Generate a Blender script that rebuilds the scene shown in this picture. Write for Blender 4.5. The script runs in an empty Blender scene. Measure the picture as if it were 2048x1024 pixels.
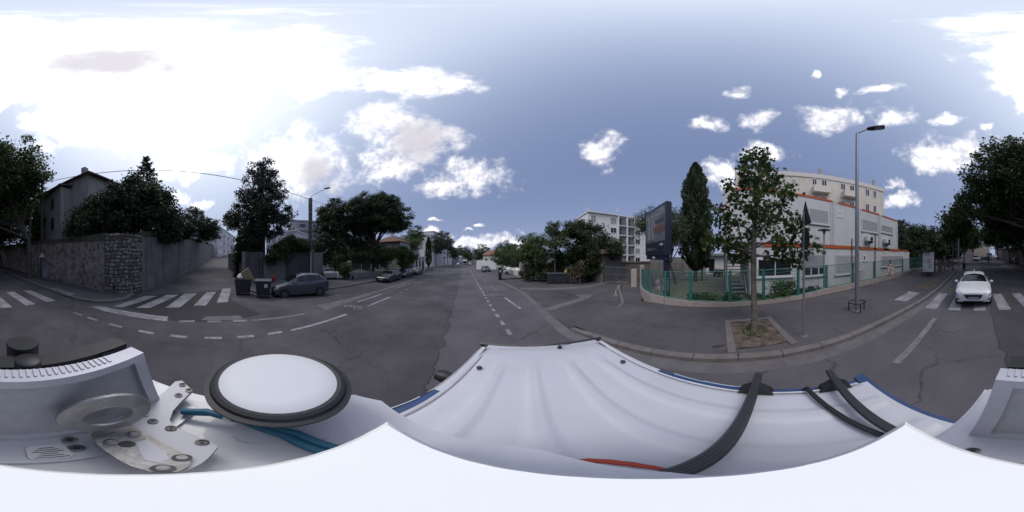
import bpy, math, random
import numpy as np
from mathutils import Vector, Matrix
random.seed(7); RNG = np.random.default_rng(7)
R = math.radians
SC = bpy.context.scene
COL = SC.collection
CAM_H = 2.7
PXA = 0.17578125            # degrees per photo pixel of the 360 degree panorama
# ---------------------------------------------------------------- camera
cd = bpy.data.cameras.new('camera'); cam = bpy.data.objects.new('camera', cd); COL.objects.link(cam)
cd.type = 'PANO'; cd.panorama_type = 'EQUIRECTANGULAR'
cd.clip_start = 0.02; cd.clip_end = 5000
cam.location = (0, 0, CAM_H); cam.rotation_euler = (R(90), 0, R(-16.875))
SC.camera = cam
# ---------------------------------------------------------------- world
W = bpy.data.worlds.new('World'); SC.world = W; W.use_nodes = True
WN = W.node_tree.nodes; WL = W.node_tree.links; WN.clear()
SUN_AZ, SUN_EL = -104.0, 57.0      # degrees clockwise from +Y, elevation
def dirv(az, el):
    a, e = R(az), R(el)
    return Vector((math.sin(a)*math.cos(e), math.cos(a)*math.cos(e), math.sin(e)))
def wn(t, **k):
    n = WN.new(t)
    for a, b in k.items(): setattr(n, a, b)
    return n
def wmath(op, a, b=None, c=None, clamp=False):
    n = wn('ShaderNodeMath', operation=op, use_clamp=clamp)
    for i, v in enumerate((a, b, c)):
        if v is None: continue
        if isinstance(v, (int, float)): n.inputs[i].default_value = v
        else: WL.new(v, n.inputs[i])
    return n.outputs[0]
def wmix(f, a, b):
    n = wn('ShaderNodeMix', data_type='RGBA')
    for i, v in ((0, f), (6, a), (7, b)):
        if isinstance(v, (int, float)): n.inputs[i].default_value = v
        elif isinstance(v, tuple): n.inputs[i].default_value = (*v, 1)
        else: WL.new(v, n.inputs[i])
    return n.outputs[2]
def wramp(v, lo, hi):
    n = wn('ShaderNodeMapRange', interpolation_type='SMOOTHSTEP')
    n.inputs[1].default_value = lo; n.inputs[2].default_value = hi
    WL.new(v, n.inputs[0]); return n.outputs[0]
tc = wn('ShaderNodeTexCoord'); DIR = tc.outputs['Generated']
sky = wn('ShaderNodeTexSky', sky_type='NISHITA', sun_disc=False)
sky.sun_elevation = R(SUN_EL); sky.sun_rotation = R(SUN_AZ); sky.altitude = 100
sky.air_density = 1.0; sky.dust_density = 1.5; sky.ozone_density = 1.2
def wnoise(scale, detail, rough, vec=DIR, off=None):
    n = wn('ShaderNodeTexNoise'); n.inputs['Scale'].default_value = scale
    n.inputs['Detail'].default_value = detail; n.inputs['Roughness'].default_value = rough
    WL.new(vec, n.inputs['Vector']); return n
nz1 = wnoise(5.0, 6, 0.6); nz2 = wnoise(11.0, 6, 0.56)
sof = wn('ShaderNodeVectorMath', operation='ADD'); WL.new(DIR, sof.inputs[0]); sof.inputs[1].default_value = dirv(SUN_AZ, SUN_EL)*.022
nz3 = wnoise(11.0, 6, 0.56, sof.outputs[0])
sub = wn('ShaderNodeVectorMath', operation='SUBTRACT'); WL.new(nz1.outputs['Color'], sub.inputs[0]); sub.inputs[1].default_value = (.5, .5, .5)
scl = wn('ShaderNodeVectorMath', operation='SCALE'); WL.new(sub.outputs[0], scl.inputs[0]); scl.inputs['Scale'].default_value = 0.20
wrp = wn('ShaderNodeVectorMath', operation='ADD'); WL.new(DIR, wrp.inputs[0]); WL.new(scl.outputs[0], wrp.inputs[1])
def blob(px, py, hw, hh, tilt=0):
    """an elliptical cloud bank at a sky direction, half sizes in photo pixels; returns 1 at centre, 0 at rim"""
    az = (px-928)*PXA; el = (512-py)*PXA
    m = wn('ShaderNodeMapping', vector_type='TEXTURE')
    m.inputs['Location'].default_value = dirv(az, el)
    m.inputs['Rotation'].default_value = Matrix.Rotation(R(-az), 3, 'Z').__matmul__(Matrix.Rotation(R(el), 3, 'X')).__matmul__(Matrix.Rotation(R(tilt), 3, 'Y')).to_euler()
    m.inputs['Scale'].default_value = (max(.01, hw*R(PXA)*math.cos(R(el))), 1.3, max(.01, hh*R(PXA)))
    WL.new(wrp.outputs[0], m.inputs['Vector'])
    l = wn('ShaderNodeVectorMath', operation='LENGTH'); WL.new(m.outputs[0], l.inputs[0])
    return wmath('SUBTRACT', 1.0, l.outputs['Value'])
CLOUDS = [(330,120,330,90,0),(120,130,200,85,0),(560,135,190,50,8),(250,235,210,70,0),(600,330,98,76,0),(845,166,112,32,4),
  (785,245,85,42,10),(835,290,85,52,0),(780,335,75,32,0),(955,352,72,40,10),(880,372,52,20,0),(1200,303,42,36,25),
  (1478,188,28,13,10),(1412,254,34,18,15),(1513,240,40,22,-15),(1655,238,58,30,28),(1785,232,60,22,14),(1895,242,46,14,5),
  (1890,308,92,38,-8),(1530,308,46,26,0),(1455,352,44,36,-20),(1690,184,12,9,0),(1765,183,48,10,-6),(1785,366,22,11,0),
  (1805,396,36,17,-8),(1615,148,13,9,0),(1970,262,16,8,0),(2040,185,30,36,0),(1950,48,190,22,0),(2030,130,80,60,0),(1015,478,58,14,0),
  (945,487,50,12,0),(940,463,14,5,0),(962,452,12,4,0),(870,440,18,5,0),(855,465,24,9,0),(905,470,14,5,0),(400,405,30,12,0),(340,395,50,16,0),(380,330,90,30,0)]
acc = None
for c in CLOUDS:
    b = blob(*c)
    acc = b if acc is None else wmath('MAXIMUM', acc, b)
fine = wmath('SUBTRACT', nz2.outputs['Fac'], 0.5)
dens = wmath('MULTIPLY_ADD', fine, 1.8, acc)
cover = wramp(dens, -0.18, 0.62)
thick = wramp(wmath('MULTIPLY_ADD', wmath('SUBTRACT', nz2.outputs['Fac'], nz3.outputs['Fac']), 2.6, wmath('MULTIPLY_ADD', dens, .28, .38)), 0.15, 0.75)
grey = wmath('MAXIMUM', blob(225,128,250,58,4), blob(838,285,85,75,0)); grey = wmath('MAXIMUM', grey, blob(635,350,60,75,0))
greyf = wramp(wmath('MULTIPLY_ADD', fine, .6, grey), 0.0, 0.8)
# thin veil of high cloud that brightens round the sun
dt = wn('ShaderNodeVectorMath', operation='DOT_PRODUCT'); WL.new(DIR, dt.inputs[0]); dt.inputs[1].default_value = dirv(SUN_AZ, SUN_EL)
sd = wmath('MAXIMUM', dt.outputs['Value'], 0.0)
veil = wmath('POWER', sd, 5.0); veil2 = wmath('POWER', sd, 1.6)
sx = wn('ShaderNodeSeparateXYZ'); WL.new(DIR, sx.inputs[0])
hor = wmath('POWER', wmath('SUBTRACT', 1.0, wmath('MAXIMUM', sx.outputs[2], 0.0), clamp=True), 5.0)
skc = wn('ShaderNodeVectorMath', operation='SCALE'); WL.new(sky.outputs[0], skc.inputs[0]); skc.inputs['Scale'].default_value = 0.085
base = wmix(0.80, skc.outputs[0], (.222, .288, .505))
base = wmix(wmath('MULTIPLY', hor, 0.55), base, (.44, .51, .72))
base = wmix(wmath('MULTIPLY', veil2, 0.55), base, (.66, .80, 1.02))
base = wmix(wmath('MULTIPLY', veil, 0.85), base, (1.3, 1.35, 1.5))
ccol = wmix(thick, (.66, .67, .80), (1.10, 1.10, 1.14))
ccol = wmix(wmath('MULTIPLY', veil, 0.9), ccol, (2.5, 2.5, 2.5))
ccol = wmix(wmath('MULTIPLY', greyf, 0.92), ccol, (.70, .67, .74))
skyc = wmix(cover, base, ccol)
bg = wn('ShaderNodeBackground'); WL.new(skyc, bg.inputs[0]); bg.inputs[1].default_value = 1.0
wo = wn('ShaderNodeOutputWorld'); WL.new(bg.outputs[0], wo.inputs[0])
# ---------------------------------------------------------------- sun behind cloud
sl = bpy.data.lights.new('sun', 'SUN'); sl.energy = 1.1; sl.angle = R(25); sl.color = (1, .96, .92)
so = bpy.data.objects.new('sun', sl); COL.objects.link(so)
so.rotation_euler = (-dirv(SUN_AZ, SUN_EL)).to_track_quat('-Z', 'Y').to_euler()
# ---------------------------------------------------------------- exposure / render
vs = SC.view_settings; vs.view_transform = 'Standard'; vs.look = 'None'; vs.gamma = 1; vs.exposure = 0.0
SC.display_settings.display_device = 'sRGB'
cy = SC.cycles; cy.max_bounces = 5; cy.diffuse_bounces = 2; cy.glossy_bounces = 2; cy.transmission_bounces = 4; cy.transparent_max_bounces = 6
cy.use_denoising = True; cy.caustics_reflective = False; cy.caustics_refractive = False
try: cy.denoiser = 'OPENIMAGEDENOISE'
except Exception: pass
# ================================================================ helpers
def gz(x, y):
    """terrain height: the avenue falls 2.8 % towards +Y, the side street climbs to the west"""
    z = -0.028*max(-90, min(130, y))
    if x < -16: z += 0.06*min(-16-x, 60)
    return z
def ray(px, py):
    a = R((px-928)*PXA); e = R((512-py)*PXA)
    return math.sin(a)*math.cos(e), math.cos(a)*math.cos(e), math.sin(e)
def G(px, py, zo=0.0):
    """ground point seen in a photo direction"""
    dx, dy, dz = ray(px, py); lo = .3; hi = None; t = .3
    while t < 500:
        if CAM_H+dz*t < gz(dx*t, dy*t)+zo: hi = t; break
        lo = t; t *= 1.03
    if hi is None: hi = lo
    for _ in range(40):
        m = (lo+hi)/2
        if CAM_H+dz*m < gz(dx*m, dy*m)+zo: hi = m
        else: lo = m
    return (dx*hi, dy*hi)
def P(px, d, py=None):
    a = R((px-928)*PXA)
    z = None if py is None else CAM_H + d*math.tan(R((512-py)*PXA))
    return (d*math.sin(a), d*math.cos(a), z) if py is not None else (d*math.sin(a), d*math.cos(a))
def onplane(px, py, A, B):
    """(distance along A->B, height) where a photo direction meets the vertical plane through A,B"""
    dx, dy, dz = ray(px, py); ux, uy = B[0]-A[0], B[1]-A[1]; L = math.hypot(ux, uy); ux /= L; uy /= L
    den = dx*uy-dy*ux
    t = (A[0]*uy-A[1]*ux)/den
    return ((dx*t-A[0])*ux+(dy*t-A[1])*uy, CAM_H+dz*t)
ORG = {}
def thing(name, label, cat, loc=(0,0,0), rz=0.0, group=None, local=False):
    o = bpy.data.objects.new(name, None); COL.objects.link(o); o.empty_display_size = .2
    o.location = loc; o.rotation_euler = (0, 0, rz); o['label'] = label; o['category'] = cat
    if group: o['group'] = group
    ORG[o.name] = Vector((0,0,0)) if local else Vector(loc)
    return o
def tag(o, label, cat, group=None):
    o['label'] = label; o['category'] = cat
    if group: o['group'] = group
    return o
def structure(o):
    o['kind'] = 'structure'; return o
def newobj(name, me, mat, parent):
    o = bpy.data.objects.new(name, me); COL.objects.link(o)
    if mat is not None:
        me.materials.append(mat)
    if parent is not None:
        o.parent = parent; ORG[o.name] = ORG[parent.name]
    else: ORG[o.name] = Vector((0,0,0))
    return o
class MB:
    def __init__(s): s.v = []; s.f = []
    def add(s, vs, fs):
        k = len(s.v); s.v += [tuple(p) for p in vs]; s.f += [tuple(i+k for i in f) for f in fs]; return s
    def box(s, c, d, rz=0.0, rx=0.0, ry=0.0):
        m = Matrix.Rotation(rz, 3, 'Z') @ Matrix.Rotation(ry, 3, 'Y') @ Matrix.Rotation(rx, 3, 'X')
        q = [Vector(c) + m @ Vector((x*d[0]/2, y*d[1]/2, z*d[2]/2)) for x in (-1,1) for y in (-1,1) for z in (-1,1)]
        return s.add(q, [(0,1,3,2),(4,6,7,5),(0,4,5,1),(2,3,7,6),(0,2,6,4),(1,5,7,3)])
    def bbox(s, c, d, b, rz=0.0):
        """box with chamfered vertical and top edges"""
        m = Matrix.Rotation(rz, 3, 'Z'); hx, hy, hz = d[0]/2, d[1]/2, d[2]/2
        def ring(ix, z):
            x, y = hx-ix, hy-ix
            return [Vector(c)+m@Vector(p) for p in ((-x+b,-y,z),(x-b,-y,z),(x,-y+b,z),(x,y-b,z),(x-b,y,z),(-x+b,y,z),(-x,y-b,z),(-x,-y+b,z))]
        rs = [ring(0,-hz), ring(0,hz-b), ring(b,hz)]
        q = [p for r in rs for p in r]; f = [tuple(range(7,-1,-1)), tuple(range(16,24))]
        for k in range(2):
            for i in range(8): f.append((k*8+i, k*8+(i+1)%8, k*8+8+(i+1)%8, k*8+8+i))
        return s.add(q, f)
    def tube(s, pts, rad, n=8, cap=True):
        pts = [Vector(p) for p in pts]; N = len(pts)
        if not hasattr(rad, '__len__'): rad = [rad]*N
        k0 = len(s.v); ref = None
        for i, p in enumerate(pts):
            t = (pts[min(i+1,N-1)]-pts[max(i-1,0)]).normalized()
            if ref is None: ref = t.orthogonal().normalized()
            ref = (ref - t*ref.dot(t)); ref = ref.normalized() if ref.length > 1e-6 else t.orthogonal().normalized()
            b = t.cross(ref)
            for j in range(n):
                a = 2*math.pi*j/n
                s.v.append(tuple(p+(ref*math.cos(a)+b*math.sin(a))*rad[i]))
        for i in range(N-1):
            for j in range(n):
                s.f.append((k0+i*n+j, k0+i*n+(j+1)%n, k0+(i+1)*n+(j+1)%n, k0+(i+1)*n+j))
        if cap:
            s.f.append(tuple(k0+j for j in range(n-1,-1,-1))); s.f.append(tuple(k0+(N-1)*n+j for j in range(n)))
        return s
    def lathe(s, prof, n=24, c=(0,0,0), axis='Z'):
        k0 = len(s.v)
        for r, z in prof:
            for j in range(n):
                a = 2*math.pi*j/n; x, y = r*math.cos(a), r*math.sin(a)
                q = {'Z': (x,y,z), 'X': (z,x,y), 'Y': (x,z,y)}[axis]
                s.v.append((c[0]+q[0], c[1]+q[1], c[2]+q[2]))
        for i in range(len(prof)-1):
            for j in range(n):
                s.f.append((k0+i*n+j, k0+i*n+(j+1)%n, k0+(i+1)*n+(j+1)%n, k0+(i+1)*n+j))
        s.f.append(tuple(k0+j for j in range(n-1,-1,-1))); s.f.append(tuple(k0+(len(prof)-1)*n+j for j in range(n)))
        return s
    def prism(s, poly, z0, z1):
        """vertical prism over a plan polygon (counter-clockwise); z0/z1 numbers or per-vertex lists"""
        n = len(poly)
        a = z0 if hasattr(z0,'__len__') else [z0]*n; b = z1 if hasattr(z1,'__len__') else [z1]*n
        q = [(p[0],p[1],a[i]) for i,p in enumerate(poly)]+[(p[0],p[1],b[i]) for i,p in enumerate(poly)]
        return s.add(q, [tuple(range(n-1,-1,-1)), tuple(range(n,2*n))]+[(i,(i+1)%n,n+(i+1)%n,n+i) for i in range(n)])
    def sheet(s, poly, zo):
        """flat polygon laid on the terrain at an offset"""
        return s.add([(p[0],p[1],gz(*p)+zo) for p in poly], [tuple(range(len(poly)))])
    def extr(s, poly, o, u, v, w, d):
        """polygon in the plane (u,v) at origin o, extruded by d along w"""
        o, u, v, w = Vector(o), Vector(u), Vector(v), Vector(w); n = len(poly)
        q = [o+u*a+v*b for a,b in poly]; q += [p+w*d for p in q]
        return s.add(q, [tuple(range(n-1,-1,-1)), tuple(range(n,2*n))]+[(i,(i+1)%n,n+(i+1)%n,n+i) for i in range(n)])
    def build(s, name, mat, parent=None, smooth=False):
        me = bpy.data.meshes.new(name)
        off = ORG[parent.name] if parent is not None else Vector((0,0,0))
        me.from_pydata([(p[0]-off.x, p[1]-off.y, p[2]-off.z) for p in s.v], [], s.f)
        import bmesh
        bm = bmesh.new(); bm.from_mesh(me); bmesh.ops.recalc_face_normals(bm, faces=bm.faces); bm.to_mesh(me); bm.free()
        if smooth:
            me.polygons.foreach_set('use_smooth', [True]*len(me.polygons))
            if smooth != 2: me.set_sharp_from_angle(angle=R(40))
        me.update()
        return newobj(name, me, mat, parent)
def copy_thing(root, loc, rz, label, scale=None):
    def cp(o, par):
        c = o.copy(); COL.objects.link(c); c.parent = par
        for ch in [x for x in bpy.data.objects if x.parent == o]: cp(ch, c)
        return c
    r = cp(root, None); r.location = loc; r.rotation_euler = (0,0,rz); r['label'] = label
    if scale: r.scale = scale
    return r
# ================================================================ materials
MATS = {}
def mat(name, col, rough=.75, var=.18, scale=6.0, bump=.0, metal=0.0, bscale=None, coat=0.0, spec=None, col2=None, detail=4, streak=0.0):
    """principled material; colour varies with object-space noise, optional fine bump and vertical weather streaks"""
    if name in MATS: return MATS[name]
    m = bpy.data.materials.new(name); m.use_nodes = True; nt = m.node_tree; N = nt.nodes; L = nt.links
    b = N['Principled BSDF']; b.inputs['Roughness'].default_value = rough; b.inputs['Metallic'].default_value = metal
    if coat: b.inputs['Coat Weight'].default_value = coat; b.inputs['Coat Roughness'].default_value = .06
    if spec is not None: b.inputs['Specular IOR Level'].default_value = spec
    t = N.new('ShaderNodeTexCoord'); n = N.new('ShaderNodeTexNoise'); n.inputs['Scale'].default_value = scale; n.inputs['Detail'].default_value = detail
    n.inputs['Roughness'].default_value = .62
    L.new(t.outputs['Object'], n.inputs['Vector'])
    r = N.new('ShaderNodeMapRange'); r.inputs[1].default_value = .3; r.inputs[2].default_value = .7; L.new(n.outputs['Fac'], r.inputs[0])
    mx = N.new('ShaderNodeMix'); mx.data_type = 'RGBA'; L.new(r.outputs[0], mx.inputs[0])
    lo = tuple(c*(1-var) for c in col); hi = tuple(min(1,c*(1+var)) for c in (col2 or col))
    mx.inputs[6].default_value = (*lo,1); mx.inputs[7].default_value = (*hi,1)
    out = mx.outputs[2]
    if streak:
        mp = N.new('ShaderNodeMapping'); mp.inputs['Scale'].default_value = (3.2,3.2,.22); L.new(t.outputs['Object'], mp.inputs[0])
        n2 = N.new('ShaderNodeTexNoise'); n2.inputs['Scale'].default_value = 1.0; n2.inputs['Detail'].default_value = 6; L.new(mp.outputs[0], n2.inputs['Vector'])
        r2 = N.new('ShaderNodeMapRange'); r2.inputs[1].default_value = .48; r2.inputs[2].default_value = .75; r2.inputs[4].default_value = streak; L.new(n2.outputs['Fac'], r2.inputs[0])
        m2 = N.new('ShaderNodeMix'); m2.data_type = 'RGBA'; m2.blend_type = 'MULTIPLY'; L.new(r2.outputs[0], m2.inputs[0]); L.new(out, m2.inputs[6]); m2.inputs[7].default_value = (.28,.27,.27,1)
        out = m2.outputs[2]
    L.new(out, b.inputs['Base Color'])
    if bump:
        nb = N.new('ShaderNodeTexNoise'); nb.inputs['Scale'].default_value = bscale or scale*6; nb.inputs['Detail'].default_value = 5; L.new(t.outputs['Object'], nb.inputs['Vector'])
        bp = N.new('ShaderNodeBump'); bp.inputs['Strength'].default_value = bump; bp.inputs['Distance'].default_value = .02
        L.new(nb.outputs['Fac'], bp.inputs['Height']); L.new(bp.outputs[0], b.inputs['Normal'])
    MATS[name] = m; return m
def glass(name='window_glass', col=(.015,.018,.024), rough=.04):
    return mat(name, col, rough, .25, 2.0, spec=.7)
def leafmat(name, a, b, trans=.25, rough=.5):
    if name in MATS: return MATS[name]
    m = bpy.data.materials.new(name); m.use_nodes = True; nt = m.node_tree; N = nt.nodes; L = nt.links
    p = N['Principled BSDF']; p.inputs['Roughness'].default_value = rough; p.inputs['Specular IOR Level'].default_value = .3
    at = N.new('ShaderNodeAttribute'); at.attribute_name = 'tint'
    mx = N.new('ShaderNodeMix'); mx.data_type = 'RGBA'; L.new(at.outputs['Fac'], mx.inputs[0]); mx.inputs[6].default_value = (*a,1); mx.inputs[7].default_value = (*b,1)
    L.new(mx.outputs[2], p.inputs['Base Color'])
    tr = N.new('ShaderNodeBsdfTranslucent'); L.new(mx.outputs[2], tr.inputs[0])
    ms = N.new('ShaderNodeMixShader'); ms.inputs[0].default_value = trans
    L.new(p.outputs[0], ms.inputs[1]); L.new(tr.outputs[0], ms.inputs[2]); L.new(ms.outputs[0], N['Material Output'].inputs[0])
    MATS[name] = m; return m
def asphalt(name, col, seam=False, crack=.8, patch=.25):
    m = bpy.data.materials.new(name); m.use_nodes = True; nt = m.node_tree; N = nt.nodes; L = nt.links
    b = N['Principled BSDF']; b.inputs['Roughness'].default_value = .85; b.inputs['Specular IOR Level'].default_value = .35
    t = N.new('ShaderNodeTexCoord'); O = t.outputs['Object']
    def noise(sc, det, vec=O):
        n = N.new('ShaderNodeTexNoise'); n.inputs['Scale'].default_value = sc; n.inputs['Detail'].default_value = det; n.inputs['Roughness'].default_value = .6
        L.new(vec, n.inputs['Vector']); return n
    def rng(v, a, c, lo=0., hi=1.):
        r = N.new('ShaderNodeMapRange'); r.inputs[1].default_value = a; r.inputs[2].default_value = c; r.inputs[3].default_value = lo; r.inputs[4].default_value = hi
        L.new(v, r.inputs[0]); return r.outputs[0]
    def mth(op, a, c):
        k = N.new('ShaderNodeMath'); k.operation = op
        for i, v in enumerate((a, c)):
            if isinstance(v, (int, float)): k.inputs[i].default_value = v
            else: L.new(v, k.inputs[i])
        return k.outputs[0]
    def mul(c, f, k=(.25,.25,.25)):
        x = N.new('ShaderNodeMix'); x.data_type = 'RGBA'; x.blend_type = 'MULTIPLY'; L.new(f, x.inputs[0]); L.new(c, x.inputs[6]); x.inputs[7].default_value = (*k,1); return x.outputs[2]
    big = noise(.35, 5); fine = noise(90, 3); mid = noise(2.2, 6)
    mx = N.new('ShaderNodeMix'); mx.data_type = 'RGBA'; L.new(rng(big.outputs['Fac'], .35, .65), mx.inputs[0])
    mx.inputs[6].default_value = (*[c*(1-patch) for c in col],1); mx.inputs[7].default_value = (*[c*(1+patch) for c in col],1)
    c = mx.outputs[2]
    c = mul(c, rng(fine.outputs['Fac'], .40, .62, .55, 0.), (.35,.35,.36))
    c = mul(c, rng(mid.outputs['Fac'], .52, .75, 0., .35), (.5,.48,.48))
    # tyre-polished long streaks along the carriageway
    mp = N.new('ShaderNodeMapping'); mp.inputs['Scale'].default_value = (1.1,.05,1); L.new(O, mp.inputs[0])
    st = noise(1.0, 4, mp.outputs[0]); c = mul(c, rng(st.outputs['Fac'], .5, .7, 0., .3), (.55,.54,.55))
    if crack:
        wv = noise(1.3, 5); sb = N.new('ShaderNodeVectorMath'); sb.operation = 'MULTIPLY_ADD'
        L.new(wv.outputs['Color'], sb.inputs[0]); sb.inputs[1].default_value = (1.1,1.1,0); L.new(O, sb.inputs[2])
        vo = N.new('ShaderNodeTexVoronoi'); vo.feature = 'DISTANCE_TO_EDGE'; vo.inputs['Scale'].default_value = .42; L.new(sb.outputs[0], vo.inputs['Vector'])
        ln = rng(vo.outputs['Distance'], .003, .013, 1., 0.)
        gate = rng(noise(.22, 3).outputs['Fac'], .44, .56)
        cr = mth('MULTIPLY', ln, gate)
        if seam:
            sp = N.new('ShaderNodeSeparateXYZ'); L.new(O, sp.inputs[0])
            mp2 = N.new('ShaderNodeMapping'); mp2.inputs['Scale'].default_value = (0,1,0); L.new(O, mp2.inputs[0])
            nn = noise(.9, 7, mp2.outputs[0])
            off = mth('MULTIPLY', mth('SUBTRACT', nn.outputs['Fac'], .5), .8)
            dx = mth('ABSOLUTE', mth('ADD', mth('ADD', sp.outputs[0], .62), off), 0)
            s1 = rng(dx, .012, .035, 1., 0.)
            dx2 = mth('ABSOLUTE', mth('ADD', mth('ADD', sp.outputs[0], 2.45), mth('MULTIPLY', off, 2.2)), 0)
            s2 = mth('MULTIPLY', rng(dx2, .006, .022, 1., 0.), rng(noise(.3,2).outputs['Fac'], .42, .5))
            cr = mth('MAXIMUM', cr, mth('MAXIMUM', s1, s2))
            tint = rng(mth('ADD', sp.outputs[0], mth('MULTIPLY', off, 1.)), -.64, -.60, .0, .22)
            lt = N.new('ShaderNodeMix'); lt.data_type = 'RGBA'; L.new(tint, lt.inputs[0]); L.new(c, lt.inputs[6]); lt.inputs[7].default_value = (col[0]*1.9,col[1]*1.85,col[2]*1.85,1); c = lt.outputs[2]
        c = mul(c, mth('MULTIPLY', cr, crack), (.12,.12,.13))
    L.new(c, b.inputs['Base Color'])
    bp = N.new('ShaderNodeBump'); bp.inputs['Strength'].default_value = .5; bp.inputs['Distance'].default_value = .01; L.new(fine.outputs['Fac'], bp.inputs['Height']); L.new(bp.outputs[0], b.inputs['Normal'])
    MATS[name] = m; return m
def paint_mat(name, col, under, wear=.5):
    """road paint worn through to the asphalt"""
    m = bpy.data.materials.new(name); m.use_nodes = True; nt = m.node_tree; N = nt.nodes; L = nt.links
    b = N['Principled BSDF']; b.inputs['Roughness'].default_value = .8
    t = N.new('ShaderNodeTexCoord'); n = N.new('ShaderNodeTexNoise'); n.inputs['Scale'].default_value = 9; n.inputs['Detail'].default_value = 8; n.inputs['Roughness'].default_value = .72
    L.new(t.outputs['Object'], n.inputs['Vector'])
    n3 = N.new('ShaderNodeTexNoise'); n3.inputs['Scale'].default_value = 1.1; n3.inputs['Detail'].default_value = 3; L.new(t.outputs['Object'], n3.inputs['Vector'])
    ad = N.new('ShaderNodeMath'); ad.operation = 'MULTIPLY_ADD'; L.new(n3.outputs['Fac'], ad.inputs[0]); ad.inputs[1].default_value = .6; L.new(n.outputs['Fac'], ad.inputs[2])
    r = N.new('ShaderNodeMapRange'); r.inputs[1].default_value = .30+wear*.5; r.inputs[2].default_value = .62+wear*.5; L.new(ad.outputs[0], r.inputs[0])
    mx = N.new('ShaderNodeMix'); mx.data_type = 'RGBA'; L.new(r.outputs[0], mx.inputs[0]); mx.inputs[6].default_value = (*under,1); mx.inputs[7].default_value = (*col,1)
    L.new(mx.outputs[2], b.inputs['Base Color']); MATS[name] = m; return m
# ================================================================ ground, roads, pavements
ASPH = asphalt('road_asphalt', (.094,.087,.098), seam=True, crack=.48, patch=.3)
ASPH2 = asphalt('street_asphalt', (.10,.092,.10), crack=.5)
ASPHN = asphalt('fresh_asphalt', (.046,.043,.049), crack=.0, patch=.12)
PAVE = asphalt('pavement_asphalt', (.104,.094,.103), crack=.35, patch=.16)
APRON = asphalt('apron_asphalt', (.098,.089,.097), crack=.4, patch=.22)
CONC = mat('kerb_concrete', (.145,.132,.132), .85, .22, 3, .35)
GUT = mat('gutter_concrete', (.122,.112,.119), .85, .2, 2, .3)
PAINT = paint_mat('road_paint', (.33,.32,.35), (.10,.092,.102), .56)
PAINTW = paint_mat('worn_road_paint', (.21,.205,.22), (.095,.087,.096), .6)
YPAINT = paint_mat('yellow_road_paint', (.22,.17,.04), (.068,.064,.070), .5)
DIRT = mat('garden_earth', (.055,.045,.035), .95, .35, 4, .6)
SOIL = mat('tree_pit_soil', (.055,.043,.036), .95, .5, 5, .8, col2=(.12,.09,.07), detail=8)
b = MB()
xs = [-900,-76,-16,40,900]; ys = [-900,-90,0,130,900]
for i in range(4):
    for j in range(4):
        b.sheet([(xs[i],ys[j]),(xs[i+1],ys[j]),(xs[i+1],ys[j+1]),(xs[i],ys[j+1])], -.05)
structure(b.build('ground', DIRT))
b = MB()
for y0,y1 in ((-500,-90),(-90,130),(130,500)):
    b.sheet([(-12.6,y0),(6.4,y0),(6.4,y1),(-12.6,y1)], 0)
ROAD = structure(b.build('road', ASPH))
b = MB()
b.sheet([(-16,-3.6),(-12.5,-4.3),(-12.5,3.4),(-16,3.6)], .004)
b.sheet([(-16,-3.6),(-16,3.6),(-58,9.6),(-58,2.0)], .004)
b.sheet([(-58,-40),(-58,40),(-70,40),(-70,-40)], .004)
SIDE = structure(b.build('side_street', ASPH2))
# fresh darker patch round the side street crossing
b = MB(); b.sheet([G(*p) for p in ((285,590),(250,612),(335,640),(418,645),(470,640),(522,628),(462,600),(455,578),(400,584),(340,588))], .006)
b.build('asphalt_patch', ASPHN, ROAD)
b = MB(); b.sheet([G(*p) for p in ((402,640),(412,633),(480,631),(488,640))], .009); b.build('asphalt_patch', GUT, ROAD)
# ---- pavements (0.13 m above the road) with kerb stones
KX = [(3.5,4.6),(3.53,3.5),(3.56,1.3),(3.52,-.6),(3.36,-1.9),(3.2,-3.3),(3.1,-4.8),(2.95,-6),(2.65,-8.4),(2.5,-11.5),(2.5,-15),(2.55,-24),(2.6,-90)]
def kx(y):
    p = KX
    if y >= p[0][1]: return p[0][0]
    for a, c in zip(p, p[1:]):
        if c[1] <= y <= a[1]: return a[0]+(c[0]-a[0])*(a[1]-y)/(a[1]-c[1])
    return p[-1][0]
KH = .13
SWR = [(8.6,4.9),(7.7,5.1),(5.4,5.0),(3.72,4.75)]+[(x+.18,y) for x,y in KX[1:]]+[(12.2,-90)]+[(12.2,-24),(8.6,-20)]
b = MB(); b.sheet([(8.4,-90),(8.4,4.4)]+SWR[1:-3]+[], KH)
RPAVE = structure(b.build('pavement', PAVE))
b = MB(); b.sheet([(7.58,5.12),(8.3,4.4),(11.4,5.6),(15.3,8.6),(14.0,9.4),(9.69,6.84)], KH+.002)
cornerp = b.build('corner_pavement', PAVE); structure(cornerp)
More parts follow.
